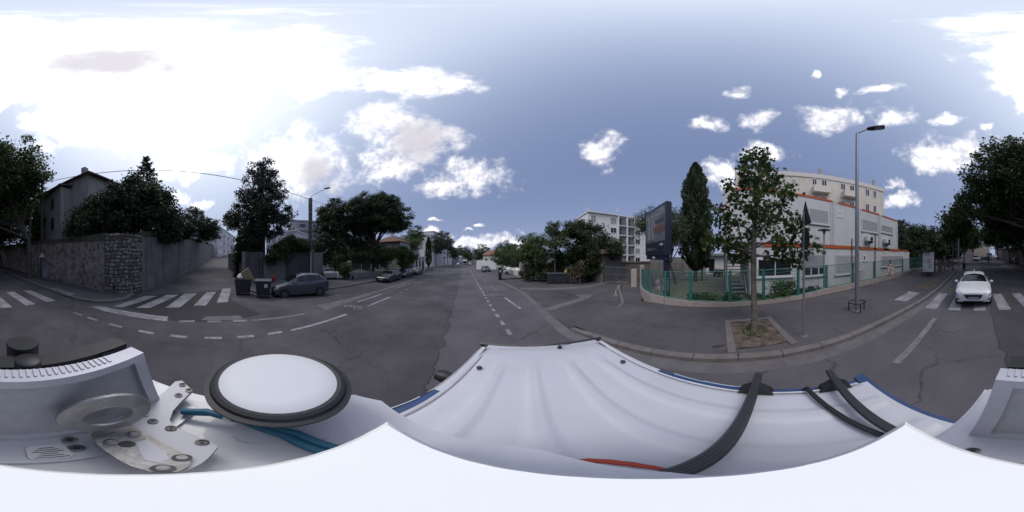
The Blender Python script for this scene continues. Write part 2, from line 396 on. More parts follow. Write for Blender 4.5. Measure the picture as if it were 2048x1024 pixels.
def kerbrun(path, w, h, parent, side=1, jt=.008, mt=CONC, hfun=None):
    """individual kerb stones along a path; the path is the road-side face"""
    for a, c in zip(path, path[1:]):
        dx, dy = c[0]-a[0], c[1]-a[1]; L = math.hypot(dx,dy); n = max(1, round(L/1.0)); nx, ny = -dy/L*side, dx/L*side
        for k in range(n):
            t0, t1 = k/n+jt/L, (k+1)/n-jt/L
            p = [(a[0]+dx*t, a[1]+dy*t) for t in (t0,t1)]
            h0 = [hfun(*q) if hfun else h for q in p]
            q = [(p[0][0],p[0][1]),(p[1][0],p[1][1]),(p[1][0]+nx*w,p[1][1]+ny*w),(p[0][0]+nx*w,p[0][1]+ny*w)]
            hs = [h0[0],h0[1],h0[1],h0[0]]
            m = MB(); bv = .02
            lo = [(u[0],u[1],gz(*u)-.05) for u in q]; md = [(u[0],u[1],gz(*u)+hh-bv) for u,hh in zip(q,hs)]
            tp = [(u[0]+nx*(bv if i<2 else 0),u[1]+ny*(bv if i<2 else 0),gz(*u)+hh) for i,(u,hh) in enumerate(zip(q,hs))]
            m.add(lo+md+tp, [(0,1,5,4),(1,2,6,5),(2,3,7,6),(3,0,4,7),(4,5,9,8),(5,6,10,9),(6,7,11,10),(7,4,8,11),(8,9,10,11)])
            m.build('kerb_stone', mt, parent)
kpath = [(kx(y),y) for y in (4.6,3.6,2.6,1.6,.6,-.4,-1.4,-2.4,-3.4,-4.4,-5.4,-6.4,-7.4,-8.4,-9.4,-10.4,-11.4,-12.4,-14,-16,-18,-20,-24)]
kerbrun(kpath, .2, KH+.012, RPAVE, side=1, hfun=lambda x,y: KH+.012 if y < 4 else .05+.06*max(0,(4.9-y)))
b = MB(); b.prism([(2.55,-90),(2.75,-90),(2.75,-24.05),(2.55,-24.05)], [gz(0,-90)-.05]*2+[gz(0,-24.05)-.05]*2, [gz(0,-90)+KH+.012]*2+[gz(0,-24.05)+KH+.012]*2); b.build('kerb', CONC, RPAVE)
kerbrun([(6.9,5.05),(7.5,5.2),(8.6,6.02),(9.69,6.92),(11.2,8.1),(12.6,8.95),(14.1,9.5)], .16, KH+.012, cornerp, side=-1)
# concrete channel between road and pavement on the right
b = MB()
gp = [(kx(y),y) for y in (4.6,3,1,-1,-2.5,-4,-6,-8.4,-11,-15,-24)]
for a, c in zip(gp, gp[1:]): b.sheet([(a[0]-.45,a[1]),(c[0]-.45,c[1]),c,a], .004)
b.sheet([(3.05,4.6),(3.5,4.6),(4.35,9.0),(4.95,12.5),(4.95,22),(4.6,22),(4.6,12.5),(4.0,9)], .004)
structure(b.build('gutter', GUT))
# driveway apron
b = MB(); b.sheet([(3.52,4.63),(7.58,5.12),(9.69,6.84),(14,9.4),(24,11.5),(24,19),(10.2,22),(4.97,22),(4.97,12.5),(4.37,9)], .008)
APR = structure(b.build('driveway', APRON))
b = MB(); b.sheet([G(*p) for p in ((1083,618),(1160,596),(1152,591),(1188,588),(1178,596),(1100,622))], .013); b.build('trench_patch', GUT, APR)
b = MB(); b.sheet([G(*p) for p in ((1040,575.5),(1110,576),(1180,571),(1225,560),(1225,563),(1182,575),(1110,580),(1042,579))], .013); b.build('trench_patch', GUT, APR)
# yard behind the green fence
b = MB(); b.sheet([(8.3,-23),(40,-30),(40,4),(11.6,5.7),(9.2,4.5),(8.3,3)], .10)
b2 = mat('yard_gravel', (.11,.10,.09), .95, .3, 3, .6, col2=(.085,.09,.055)); structure(b.build('yard', b2))
# right pavement farther on, with low wall gardens
b = MB(); b.sheet([(5.0,22.2),(9.2,22.2),(8.6,130),(5.0,130)], .12); structure(b.build('far_pavement', PAVE))
b = MB(); b.prism([(4.85,22.2),(5.0,22.2),(5.0,130),(4.85,130)], [gz(0,22)-.05]*2+[gz(0,130)-.05]*2, [gz(0,22.2)+.13]*2+[gz(0,130)+.13]*2); structure(b.build('far_kerb', CONC))
# left pavements
lk = [(-6.9,-90),(-6.9,-24),(-6.35,-10.5),(-6.25,-6.6),(-6.55,-5.4),(-7.2,-4.75),(-8.1,-4.45),(-9.5,-4.62)]
b = MB(); b.sheet([(p[0]-.0,p[1]) for p in lk]+[(-9.2,-6),(-9.4,-90)], KH)
LPAVE = structure(b.build('wall_pavement', PAVE))
kerbrun([(-6.88,-20)]+[(-6.75,-18),(-6.62,-16),(-6.5,-14),(-6.42,-12)]+lk[2:], .18, KH+.012, LPAVE, side=1)
b = MB(); b.prism([(-6.9,-90),(-6.7,-90),(-6.7,-20.1),(-6.9,-20.1)], [gz(0,-90)-.05]*2+[gz(0,-20)-.05]*2, [gz(0,-90)+KH+.01]*2+[gz(0,-20.1)+KH+.01]*2); b.build('kerb', CONC, LPAVE)
b = MB(); b.sheet([(-10.5,4.9),(-10.5,130),(-16,130),(-16,3.5),(-12.6,3.3),(-11.4,3.6)], KH)
FPAVE = structure(b.build('garden_pavement', PAVE))
kerbrun([(-16,3.45),(-12.6,3.2),(-11.3,3.5),(-10.45,4.6),(-10.4,6.6),(-10.4,10),(-10.4,16),(-10.4,24)], .16, KH+.012, FPAVE, side=1)
b = MB(); b.prism([(-10.4,24.1),(-10.4,130),(-10.55,130),(-10.55,24.1)], [gz(0,24)-.05,gz(0,130)-.05,gz(0,130)-.05,gz(0,24)-.05], [gz(0,24.1)+KH+.01,gz(0,130)+KH+.01,gz(0,130)+KH+.01,gz(0,24.1)+KH+.01]); b.build('kerb', CONC, FPAVE)
# ---- painted markings, each its own sheet
def mark(poly, mt=PAINT, name='painted_stripe', parent=None, zo=.010):
    m = MB(); m.sheet(poly, zo); return m.build(name, mt, parent or ROAD)
def line(a, c, w, mt=PAINT, name='painted_line', zo=.010):
    dx, dy = c[0]-a[0], c[1]-a[1]; L = math.hypot(dx,dy); nx, ny = -dy/L*w/2, dx/L*w/2
    return mark([(a[0]-nx,a[1]-ny),(c[0]-nx,c[1]-ny),(c[0]+nx,c[1]+ny),(a[0]+nx,a[1]+ny)], mt, name, None, zo)
for cx in (2.05,.97,-.17,-1.3,-2.5,-3.75,-5.0): mark([(cx-.27,-10.1),(cx+.27,-10.1),(cx+.27,-7.15),(cx-.27,-7.15)])
mark([G(*p,KH) for p in ((1788,600),(1812,603),(1840,586),(1818,583))], PAINT, 'tactile_strip', RPAVE, KH+.006)
mark([G(*p,KH) for p in ((99,577),(114,575),(150,588),(136,592))], PAINTW, 'tactile_strip', LPAVE, KH+.006)
for q in (((224,614),(246,615),(315,592),(289,592)),((272,616),(299,616.5),(357,590),(333,590)),((331,616),(360,615),(394,587),(369,587.5)),((387,612),(412,611),(432,584),(413,585)),((433,606),(456,604),(462,577),(445,578))):
    mark([G(*p) for p in q], PAINT, zo=.014)
mark([G(*p) for p in ((178,613),(205,613),(250,622),(337,634),(334,643),(262,634),(205,622))], PAINT, zo=.014)
for x0,x1,y in ((358,390,643),(414,442,643.5),(465,494,642)): mark([G(x0,y+2.5),G(x1,y+2),G(x1-1,y-2),G(x0+1,y-1.5)], PAINTW, zo=.014)
line(G(507,641),G(610,628), .16, PAINTW, zo=.014)
for yy in (-5.2,-4.4,-3.35,-2.2,-1.15,-.1,.9,1.9): line((-4.9-.02*yy,yy),(-4.9-.02*yy,yy+.52), .16, PAINT if yy > -2.5 else PAINTW)
line((-4.92,2.75),(-5.05,5.75), .16)
line((-5.1,7.6),(-5.1,10.4), .16)
for k in range(6): line((-5.1,12.2+k*1.3),(-5.1,12.8+k*1.3), .15, PAINTW)
for k in range(5): line((-5.15,21+k*7.5),(-5.15,24+k*7.5), .15, PAINTW)
line((-6.15,8.0),(-6.1,11), .16); line((-6.3,14),(-6.2,18), .16, PAINTW)
for k in range(4): line((-6.9-.03*k,12+k*12),(-6.9-.03*k,23+k*12), .2, PAINTW)
mark([(-7.2,5.6),(-6.2,5.5),(-6.55,8.6),(-6.9,12),(-7.15,12),(-7.2,8.6)], GUT, 'patched_strip', zo=.006)
line((-8.5,5.2),(-8.35,7.2), .1, PAINTW); line((-8.35,7.5),(-8.3,8.9), .1, PAINTW)
yy = 5.2
while yy < 13: line((1.53,yy),(1.54,yy+.5), .15); yy += .98
while yy < 22: line((1.56,yy),(1.58,yy+1.0), .15); yy += 1.75
line((1.6,22),(1.75,48), .13, PAINTW)
line((2.97,8.2),(2.85,11.1), .16); line((2.85,14),(2.8,17), .14, PAINTW); line((2.78,20),(2.75,23), .14, PAINTW)
for k in range(4): line((2.7,26+k*5),(2.7,28.6+k*5), .14, PAINTW)
line((1.6,-2.95),(1.57,-6.1), .18, PAINTW)
line((1.75,-11.2),(1.2,-13.2), .1, YPAINT); line((2.4,-11.0),(.9,-11.0), .1, YPAINT); line((1.75,-11.2),(2.3,-12.6), .1, YPAINT)
for k in range(7): line((-5.7,-12-k*4),(-5.75,-14-k*4), .12, PAINTW)
for s in range(9): mark([(-5.6+s*.9,47),(-5.1+s*.9,47),(-5.1+s*.9,49.6),(-5.6+s*.9,49.6)], PAINTW)
def bike(cx, cy, s, sgn):
    m = MB()
    def ring(x, y, r):
        for k in range(12):
            a0, a1 = k*math.pi/6, (k+1)*math.pi/6
            m.sheet([(x+r*math.cos(a0),y+r*math.sin(a0)),(x+r*math.cos(a1),y+r*math.sin(a1)),(x+(r+.09)*math.cos(a1),y+(r+.09)*math.sin(a1)),(x+(r+.09)*math.cos(a0),y+(r+.09)*math.sin(a0))], .010)
    def bar(a, c, w=.08):
        dx, dy = c[0]-a[0], c[1]-a[1]; L = math.hypot(dx,dy); nx, ny = -dy/L*w/2, dx/L*w/2
        m.sheet([(a[0]-nx,a[1]-ny),(c[0]-nx,c[1]-ny),(c[0]+nx,c[1]+ny),(a[0]+nx,a[1]+ny)], .0135)
    ring(cx-.42*s,cy,.2*s); ring(cx+.42*s,cy,.2*s)
    u = sgn*s
    for a, c in (((-.42,0),(-.12,.42)),((-.12,.42),(.3,.42)),((.3,.42),(.02,0)),((.02,0),(-.12,.42)),((.02,0),(-.42,0)),((.42,0),(.26,.6)),((.26,.6),(.44,.62))): bar((cx+a[0]*s,cy+a[1]*u),(cx+c[0]*s,cy+c[1]*u))
    m.build('painted_bicycle', PAINTW, ROAD)
bike(-5.6,6.9,.8,1); bike(2.25,12.2,.75,1)
# small covers and litter
m = MB(); c = G(135,612); m.lathe([(.36,.004),(.36,.012),(.31,.014)], 20, (c[0],c[1],gz(*c))); m.build('manhole_cover', mat('cast_iron', (.05,.048,.05), .6, .3, 20, .4), ROAD)
# ================================================================ vegetation
BARK = mat('bark', (.07,.055,.045), .9, .35, 8, .7)
PLBARK = mat('plane_bark', (.10,.09,.082), .85, .35, 5, .5, col2=(.15,.135,.12))
DPLBARK = mat('old_plane_bark', (.055,.05,.047), .9, .35, 5, .5, col2=(.085,.078,.07))
LF_PLANE = leafmat('young_plane_leaves', (.032,.056,.018), (.085,.125,.042), .35)
LF_PLANE_OLD = leafmat('plane_leaves', (0.046,0.082,0.026), (0.110,0.181,0.052), .3)
LF_BIG = leafmat('avenue_plane_leaves', (0.030,0.049,0.018), (0.080,0.124,0.037), .3)
LF_DARK = leafmat('dark_evergreen_leaves', (0.022,0.034,0.018), (0.056,0.080,0.033), .15)
LF_PINE = leafmat('pine_needles', (0.022,0.036,0.018), (0.053,0.080,0.030), .12)
LF_CYP = leafmat('cypress_foliage', (0.022,0.036,0.021), (0.053,0.075,0.033), .1)
LF_OLIVE = leafmat('olive_leaves', (0.054,0.073,0.040), (0.120,0.150,0.081), .2)
LF_LIGHT = leafmat('ash_leaves', (0.050,0.078,0.030), (0.124,0.181,0.067), .3)
LF_MAG = leafmat('magnolia_leaves', (0.028,0.034,0.024), (0.073,0.084,0.052), .12, .35)
LF_VINE = leafmat('vine_leaves', (0.053,0.082,0.024), (0.130,0.188,0.048), .3)
LF_DRY = leafmat('dry_fronds', (.06,.055,.03), (.15,.125,.08), .2)
LF_RUST = leafmat('rusty_leaves', (.10,.035,.015), (.16,.07,.03), .2)
GRASSM = leafmat('grass_blades', (0.053,0.079,0.024), (0.130,0.166,0.046), .3)
def leaves(name, pts, size, mt, parent, asp=.55, tint=None, shape='diamond', up=0.0, axis=None, jitter=.35):
    """one mesh of leaf faces at points (world coordinates)"""
    N = len(pts); off = ORG[parent.name] if parent is not None else Vector((0,0,0))
    d = RNG.normal(size=(N,3))
    if axis is not None: d = axis*1.0 + d*up
    else: d[:,2] += up
    d /= np.linalg.norm(d,axis=1)[:,None]+1e-9
    e = RNG.normal(size=(N,3)); e -= (e*d).sum(1)[:,None]*d; e /= np.linalg.norm(e,axis=1)[:,None]+1e-9
    s = size*(1+jitter*RNG.uniform(-1,1,N)); L = (s*.5)[:,None]; Wd = L*asp
    n = np.cross(d,e)
    p = pts - np.array([off.x,off.y,off.z])
    if shape == 'diamond':
        co = np.stack([p-d*L, p+e*Wd+n*L*.12, p+d*L, p-e*Wd+n*L*.12],1); k = 4
    elif shape == 'lobed':   # five-lobed plane leaf outline, 10 points
        a = np.linspace(0,2*np.pi,11)[:-1]; rr = np.array([1.0,.48,.95,.45,.75,.38,.75,.45,.95,.48])
        co = np.stack([p + d*(L*rr[i]*np.cos(a[i])) + e*(L*.95*rr[i]*np.sin(a[i])) + n*(L*.16*abs(np.sin(a[i]))) for i in range(10)],1); k = 10
    else:  # needle tuft: narrow triangle fan quad
        co = np.stack([p-d*L-e*Wd*.4, p-d*L+e*Wd*.4, p+d*L+e*Wd, p+d*L-e*Wd],1); k = 4
    me = bpy.data.meshes.new(name)
    me.vertices.add(N*k); me.loops.add(N*k); me.polygons.add(N)
    me.vertices.foreach_set('co', co.reshape(-1).astype(np.float32))
    me.loops.foreach_set('vertex_index', np.arange(N*k,dtype=np.int32))
    me.polygons.foreach_set('loop_start', np.arange(0,N*k,k,dtype=np.int32))
    at = me.attributes.new('tint','FLOAT','FACE')
    t = RNG.uniform(0,1,N) if tint is None else np.clip(tint+RNG.normal(0,.22,N),0,1)
    at.data.foreach_set('value', t.astype(np.float32))
    me.update(calc_edges=True); me.validate()
    return newobj(name, me, mt, parent)
DENS = 1.9
def clumps(lobes, n, shell=2.6):
    """clump centres inside ellipsoid lobes (cx,cy,cz,rx,ry,rz), biased towards the outside"""
    vol = np.array([l[3]*l[4]*l[5] for l in lobes])**.75; pick = RNG.choice(len(lobes), n, p=vol/vol.sum())
    Lb = np.array(lobes)[pick]; d = RNG.normal(size=(n,3)); d /= np.linalg.norm(d,axis=1)[:,None]
    r = RNG.uniform(0,1,n)**(1/shell)*RNG.uniform(.88,1.10,n)
    return Lb[:,:3]+d*r[:,None]*Lb[:,3:]
def spread(c, per, rad, flat=.75):
    k = np.repeat(np.arange(len(c)), per); d = np.clip(RNG.normal(size=(len(k),3)),-1.7,1.7)*.55; d[:,2] *= flat
    rr = rad*RNG.uniform(.65,1.35,len(c))[k]
    ct = RNG.uniform(.15,.85,len(c))[k]
    return c[k]+d*rr[:,None], ct
def limbs(mb, base, tips, r0, bend=.25, n=5, rmin=.02):
    for t in tips:
        b0 = Vector(base); t = Vector(t); mid = (b0+t)/2 + Vector((random.uniform(-1,1),random.uniform(-1,1),random.uniform(.2,1)))*bend*(t-b0).length*.4
        pts = [b0*(1-u)**2+mid*2*u*(1-u)+t*u*u for u in (0,.25,.5,.75,1)]
        mb.tube(pts, [r0*(1-u)+rmin*u for u in (0,.25,.5,.75,1)], n)
def tree(name, label, loc, trunk, lobes, nc, per, crad, size, lmat, tmat=BARK, r=.2, group=None, asp=.55, shape='diamond', nl=14, cat='tree', up=0.0, shell=2.6, flat=.75, rb=None):
    """loc = base; trunk = polyline of (dx,dy,z above base); lobes relative to base"""
    bz = gz(*loc[:2]) if len(loc) == 2 else loc[2]
    o = thing(name, label, cat, (loc[0],loc[1],bz), group=group)
    L = [(loc[0]+l[0],loc[1]+l[1],bz+l[2],*l[3:]) for l in lobes]
    c = clumps(L, nc, shell); size *= 1.08
    pts, ct = spread(c, int(per*DENS), crad, flat)
    pts[:,2] = np.maximum(pts[:,2], bz+.05)
    m = MB(); tp = [(loc[0]+p[0],loc[1]+p[1],bz+p[2]) for p in trunk]; n = len(tp)
    m.tube([(tp[0][0],tp[0][1],tp[0][2]-.1)]+tp, [(rb or r*1.5)]+[r*(1.15-.85*(i/max(1,n-1))**1.2) for i in range(n)], 10)
    m.build('trunk', tmat, o, smooth=True)
    m = MB(); idx = RNG.choice(len(c), min(nl,len(c)), replace=False)
    for i in idx:
        j = n-1 if n < 3 else random.choice(range(n//2, n))
        limbs(m, tp[j], [tuple(c[i])], r*.45)
    if nl: m.build('limbs', tmat, o, smooth=True)
    leaves('crown', pts, size, lmat, o, asp, ct, shape, up)
    return o
def bush(name, label, lobes, nc, per, crad, size, lmat, cat='bush', group=None, asp=.6, up=0.0, stems=True):
    """world lobes"""
    x = sum(l[0] for l in lobes)/len(lobes); y = sum(l[1] for l in lobes)/len(lobes); z = min(l[2]-l[5] for l in lobes)
    o = thing(name, label, cat, (x,y,z), group=group)
    c = clumps(lobes, int(nc*1.25), 3.0); size *= 1.15; pts, ct = spread(c, int(per*DENS), crad)
    leaves('foliage', pts, size, lmat, o, asp, ct, up=up)
    if stems:
        m = MB(); limbs(m, (x,y,z), [tuple(p) for p in c[::max(1,len(c)//8)]], .035, rmin=.01); m.build('stems', BARK, o, smooth=True)
    return o
# ---- young plane tree on the near pavement
tx, ty = 4.9, -1.05
o = thing('young_plane_tree', 'slender young plane tree in the square soil pit on the near pavement', 'tree', (tx,ty,gz(tx,ty)+.08))
m = MB(); tp = [(tx,ty,.0),(tx+.02,ty,.35),(tx+.0,ty+.01,1.2),(tx+.03,ty+.03,2.1),(tx+.02,ty+.02,2.95),(tx-.03,ty+.0,3.8),(tx-.08,ty-.1,4.7),(tx-.1,ty-.18,5.6),(tx-.12,ty-.2,6.2)]
m.tube(tp, [.15,.105,.092,.09,.085,.06,.045,.03,.012], 12); m.build('trunk', PLBARK, o, smooth=True)
br = [((0,0,2.9),(.35,.9,3.1)),((0,0,2.8),(-.3,1.35,3.15)),((0,0,2.95),(-.5,-1.1,3.5)),((0,0,3.1),(-.6,-1.6,3.0)),((0,0,2.7),(-.2,-1.2,2.75)),((0,0,3.4),(.5,-.9,4.2)),((0,0,3.4),(-.2,.95,3.9)),((0,0,3.8),(-.6,-.9,4.6)),((0,0,3.9),(.2,.7,4.8)),((0,0,4.4),(.1,-.7,5.3)),((0,0,4.5),(-.2,.4,5.5)),((0,0,5.0),(.1,-.4,5.9)),((0,0,3.0),(.9,-.2,3.6)),((0,0,3.6),(-.9,.1,4.2)),((0,0,2.75),(.1,-1.45,2.55)),((0,0,2.8),(.5,.5,2.6))]
m = MB(); cl = []
for a, t in br:
    A = Vector((tx+a[0],ty+a[1],a[2])); T = Vector((tx+t[0],ty+t[1],t[2])); mid = (A+T)/2+Vector((0,0,-.12+.25*random.random()))
    pp = [A*(1-u)**2+mid*2*u*(1-u)+T*u*u for u in (0,.25,.5,.75,1)]
    m.tube(pp, [.035,.028,.022,.015,.008], 6)
    for u in (.45,.62,.78,.9,1.0,1.06):
        q = A*(1-u)**2+mid*2*u*(1-u)+T*u*u
        cl.append((q.x+random.gauss(0,.1),q.y+random.gauss(0,.1),q.z+random.gauss(0,.08)))
for k in range(70):
    z = random.uniform(3.0,6.35); rr = min(1.25,.12+(6.5-z)*.42)*random.random()**.5; a = random.uniform(0,6.28)
    cl.append((tx-.06+rr*math.cos(a),ty-.08+rr*1.15*math.sin(a),z))
m.build('limbs', PLBARK, o, smooth=True)
pts, ct = spread(np.array(cl), 17, .30, .8)
leaves('crown', pts, .185, LF_PLANE, o, tint=ct, shape='lobed', up=.5)
q = np.array([(tx-.1,ty+.98,4.15)]); pts, ct = spread(q, 22, .22); leaves('withered_leaves', pts, .16, LF_RUST, o, tint=ct, shape='lobed')
# ---- avenue plane trees
PG = 'plane trees along the avenue'
tree('plane_tree', 'large leaning plane tree with forked pale trunk beside the stone wall', (-7.55,-14.6), [(0,0,0),(.05,0,1.6),(.12,.1,2.8),(-.05,-.3,4.0),(.6,-.6,5.2),(1.2,-1.2,7)],
  [(2.2,-1.0,11.6,4.2,4.4,4.2),(4.8,.2,11.0,3.4,3.4,3.6),(.4,.3,10.6,2.4,2.2,2.8),(2.4,-2.8,8.4,4.4,4.4,2.6),(6.6,-1.6,9.0,2.8,3.0,2.8),(8.4,-2.6,7.6,2.4,2.6,1.7),(9.6,-3.6,6.4,1.7,1.8,1.0)], 400, 48, .85, .30, LF_BIG, DPLBARK, .27, PG, asp=.8, nl=26, shell=2.2, shape='lobed')
tree('plane_tree', 'plane tree leaning over the road, second along the wall pavement', (-7.6,-24), [(0,0,0),(.3,0,2),(1.0,.2,4),(2.0,.3,6)],
  [(2.4,.5,9.4,4.4,4.4,3.8),(4.6,.5,8.6,3.2,3.4,3.0)], 200, 50, .9, .30, LF_BIG, DPLBARK, .26, PG, asp=.8, nl=16)
tree('plane_tree', 'plane tree farther up the wall pavement, third from the stone corner', (-7.6,-35), [(0,0,0),(.4,0,2.5),(1.2,.2,5)],
  [(1.5,.5,8.6,4.4,4.4,3.6)], 120, 45, 1.0, .36, LF_BIG, DPLBARK, .25, PG, asp=.8, nl=10)
tree('plane_tree', 'distant plane tree at the upper end of the wall pavement', (-7.2,-52), [(0,0,0),(.3,0,2.5),(.8,.2,5)],
  [(1.0,.5,8.0,4.6,5,3.6)], 90, 40, 1.2, .45, LF_BIG, DPLBARK, .25, PG, asp=.8, nl=8)
x, y = P(1906, 22)
tree('plane_tree', 'slim plane tree standing on the pavement past the bus shelter', (x,y), [(0,0,0),(.02,0,2),(-.05,0,4),(0,0,6)],
  [(-.4,0,6.6,2.0,2.4,2.2),(.5,.4,5.4,1.5,1.5,1.2)], 85, 45, .6, .24, LF_BIG, PLBARK, .10, PG, asp=.8, nl=12, rb=.14)
x, y = P(1928, 34)
tree('plane_tree', 'plane tree with dark trunk on the far right pavement behind the white hatchback', (x,y), [(0,0,0),(.02,0,2.4),(-.05,0,4.5)],
  [(0,0,6.4,3.0,3.2,2.4)], 90, 40, .8, .32, LF_BIG, PLBARK, .16, PG, asp=.8, nl=8)
x, y = P(1946, 50)
tree('plane_tree', 'farthest plane tree on the right pavement up the avenue', (x,y), [(0,0,0),(.02,0,2.4),(-.05,0,4.5)],
  [(0,0,6.6,3.6,3.6,2.8)], 80, 36, 1.0, .42, LF_BIG, PLBARK, .18, PG, asp=.8, nl=8)
# ---- garden behind the stone wall
def lob(px, py, d, rx, rz, ry=None): q = P(px, d, py); return (q[0],q[1],q[2],rx,ry or rx,rz)
bush('laurel_hedge', 'huge rounded evergreen shrub spilling over the corner of the stone wall', [lob(268,412,14,2.6,2.6),lob(315,437,14.5,2.0,2.0),lob(225,432,13.5,2.2,2.2),lob(298,410,16,2.2,2.2)], 330, 60, .55, .20, LF_DARK)
bush('olive_hedge', 'looser grey green shrub in front of the house wall above the stones', [lob(172,445,13.2,1.3,1.4),lob(200,425,13.6,1.3,1.5),lob(152,456,13.2,.8,.8),lob(215,410,14.5,1.0,1.2)], 150, 50, .5, .18, leafmat('shrub_leaves', (0.030,0.043,0.021), (0.080,0.102,0.044), .2))
bush('climbing_hedge', 'low evergreen hedge trailing along the top of the street wall', [lob(345,452,17,1.3,1.0),lob(365,462,20,1.5,.9),lob(335,470,15,1.1,.7)], 90, 50, .45, .2, LF_DARK)
x, y = P(293, 25)
def conifer(name, label, loc, h, rb_, n, lm, size=.5, z0=.12):
    bz = gz(*loc); o = thing(name, label, 'tree', (loc[0],loc[1],bz)); m = MB()
    m.tube([(loc[0],loc[1],bz-.1),(loc[0],loc[1],bz+h*.5),(loc[0],loc[1],bz+h)], [.25,.15,.02], 8); m.build('trunk', BARK, o, smooth=True)
    P_ = []; A_ = []; lm_ = MB()
    for k in range(n):
        u = z0+(1-z0)*(k/n); z = h*u; rr = rb_*(1-u)**.85*random.uniform(.7,1.15)+.08; a = k*2.4+random.uniform(-.3,.3)
        lm_.tube([(loc[0],loc[1],bz+z),(loc[0]+rr*math.cos(a),loc[1]+rr*math.sin(a),bz+z+rr*.25)], [.05,.012], 5)
        for q in range(int(14+50*rr/rb_)):
            t = random.random()**.6; s = .22*rr*(1.1-t)+.06
            P_.append((loc[0]+rr*t*math.cos(a)+random.gauss(0,s),loc[1]+rr*t*math.sin(a)+random.gauss(0,s),bz+z+rr*.25*t+random.gauss(0,.12)))
            A_.append((math.cos(a),math.sin(a),.35))
    lm_.build('limbs', BARK, o); leaves('crown', np.array(P_), size, lm, o, .3, shape='needle', axis=np.array(A_), up=.45)
conifer('fir_tree', 'pointed dark fir rising behind the big evergreen shrub', (x,y), 19.4, 6.0, 110, LF_PINE, .5, .35)
bush('garden_tree', 'feathery olive tree top above the middle of the street wall', [lob(385,440,27,2.2,2.2),lob(372,452,27,1.8,1.5)], 80, 45, .6, .22, LF_OLIVE, 'tree')
bush('garden_tree', 'leaning feathery tree overhanging the upper street wall', [lob(415,455,30,2.4,2.2),lob(428,470,30,1.8,1.8),lob(402,465,29,1.6,1.6)], 90, 45, .6, .22, LF_DARK, 'tree')
bush('garden_tree', 'dark dense tree behind the wooden pole and plane trunk', [lob(20,430,24,3.4,4.0),lob(60,450,21,2.4,3.2),lob(-10,470,26,3.0,2.6)], 170, 50, .8, .28, LF_BIG, 'tree')
bush('garden_tree', 'dark tree behind the far end of the stone wall', [lob(-30,450,34,4,4.5),lob(-55,470,40,4,3.4)], 120, 45, 1.0, .34, LF_BIG, 'tree')
# ---- left of the avenue
x, y = P(525, 20.5)
tree('magnolia_tree', 'tall broad magnolia standing behind the grey boundary wall', (x,y), [(0,0,0),(0,0,3),(.05,0,6),(.05,.05,9),(0,0,12),(0,0,14)],
  [(0,0,15.0,1.6,1.6,1.7),(0,0,13.0,2.4,2.4,1.8),(0,.1,10.9,3.3,3.4,1.8),(.2,-.2,8.8,4.1,4.3,1.7),(.2,-.2,7.0,4.3,4.6,1.4),(-.2,2.9,8.0,1.6,1.7,1.2),(.4,-3.6,6.9,1.5,1.6,.9),(0,0,5.8,2.6,2.8,.9)], 400, 42, .52, .25, LF_MAG, BARK, .36, asp=.5, nl=34, shell=2.0)
bush('clipped_hedge', 'tall square clipped hedge at the corner of the side street', [lob(492,482,18.6,1.15,1.35),lob(508,478,19.5,1.15,1.2),lob(480,500,18.8,.9,1.4),lob(478,535,20,.8,1.8),lob(512,500,20,1.0,1.2)], 190, 60, .38, .13, LF_DARK)
bush('trailing_shrub', 'shrub spilling over the grey wall behind the hatchback', [lob(562,500,17.8,1.3,.75),lob(585,488,18.6,1.4,.9),lob(552,515,16.9,.9,.75),lob(605,492,20,1.2,.9)], 170, 50, .4, .15, leafmat('trailing_leaves', (0.025,0.042,0.016), (0.073,0.102,0.033), .2))
x, y = P(744, 28)
tree('umbrella_pine', 'wide umbrella pine with domed dark crown behind the mesh fence', (x,y), [(0,0,0),(.05,0,2.2),(.0,.1,4.4),(.1,.1,6.5)],
  [(.2,0,11.0,5.0,5.0,3.3),(-3.0,1,9.6,3.3,3.3,2.4),(3.4,0,9.6,3.4,3.4,2.6),(1,1,12.4,3.3,3.3,2.0),(5.0,0,8.8,1.8,1.8,1.6),(-1,0,8.6,3.2,3.2,1.2),(2.4,0,8.4,2.6,2.6,1.0)], 680, 75, .62, .22, LF_PINE, BARK, .42, asp=.35, shape='needle', nl=30, shell=3.6, flat=.6)
bush('cedar_tree', 'dark conifer mass joined to the left of the umbrella pine', [lob(665,450,27,2.8,3.8),lob(655,500,25,2.6,2.6),lob(690,480,30,3,3.4),lob(650,435,28,1.6,1.8),lob(675,420,29,2.2,2.4)], 330, 60, .6, .22, LF_PINE, 'tree')
bush('hedge', 'rough dark garden hedge under the umbrella pine', [lob(672,524,21.8,1.0,1.3),lob(706,522,22.6,1.1,1.5),lob(722,521,24.2,1.2,1.6),lob(738,520,25.8,1.3,1.6),lob(754,519,27.6,1.3,1.6),lob(770,518,29.6,1.4,1.6),lob(705,512,27,2.0,1.7),lob(735,510,29,2.2,1.7),lob(765,508,31,2.2,1.7),lob(680,508,29,2.2,1.9),lob(730,490,34,3,2.2)], 420, 50, .5, .18, LF_DARK)
bush('wisteria', 'arching green vine over the garden fence near the red roofed house', [lob(775,508,28,1.8,.9),lob(800,505,29,1.9,1.0),lob(820,512,30,1.5,1.0),lob(812,522,29,1.3,1.2)], 170, 45, .5, .2, LF_VINE)
bush('clipped_box_hedge', 'small squared hedge on the fence corner beside the letter box', [lob(687,538,20.8,.75,.75),lob(693,537,20.4,.6,.7),lob(688,547,20.8,.7,.6)], 70, 60, .25, .1, LF_VINE)
x, y = P(815, 44)
tree('acacia_tree', 'pale feathery tree rising behind the red tiled roof', (x,y), [(0,0,0),(0,0,4),(.2,0,6)], [(0,0,7.6,3.6,3.6,2.2),(2.2,0,7.0,2.4,2.4,1.7)], 90, 34, .7, .25, LF_LIGHT, BARK, .2, nl=18, shell=2)
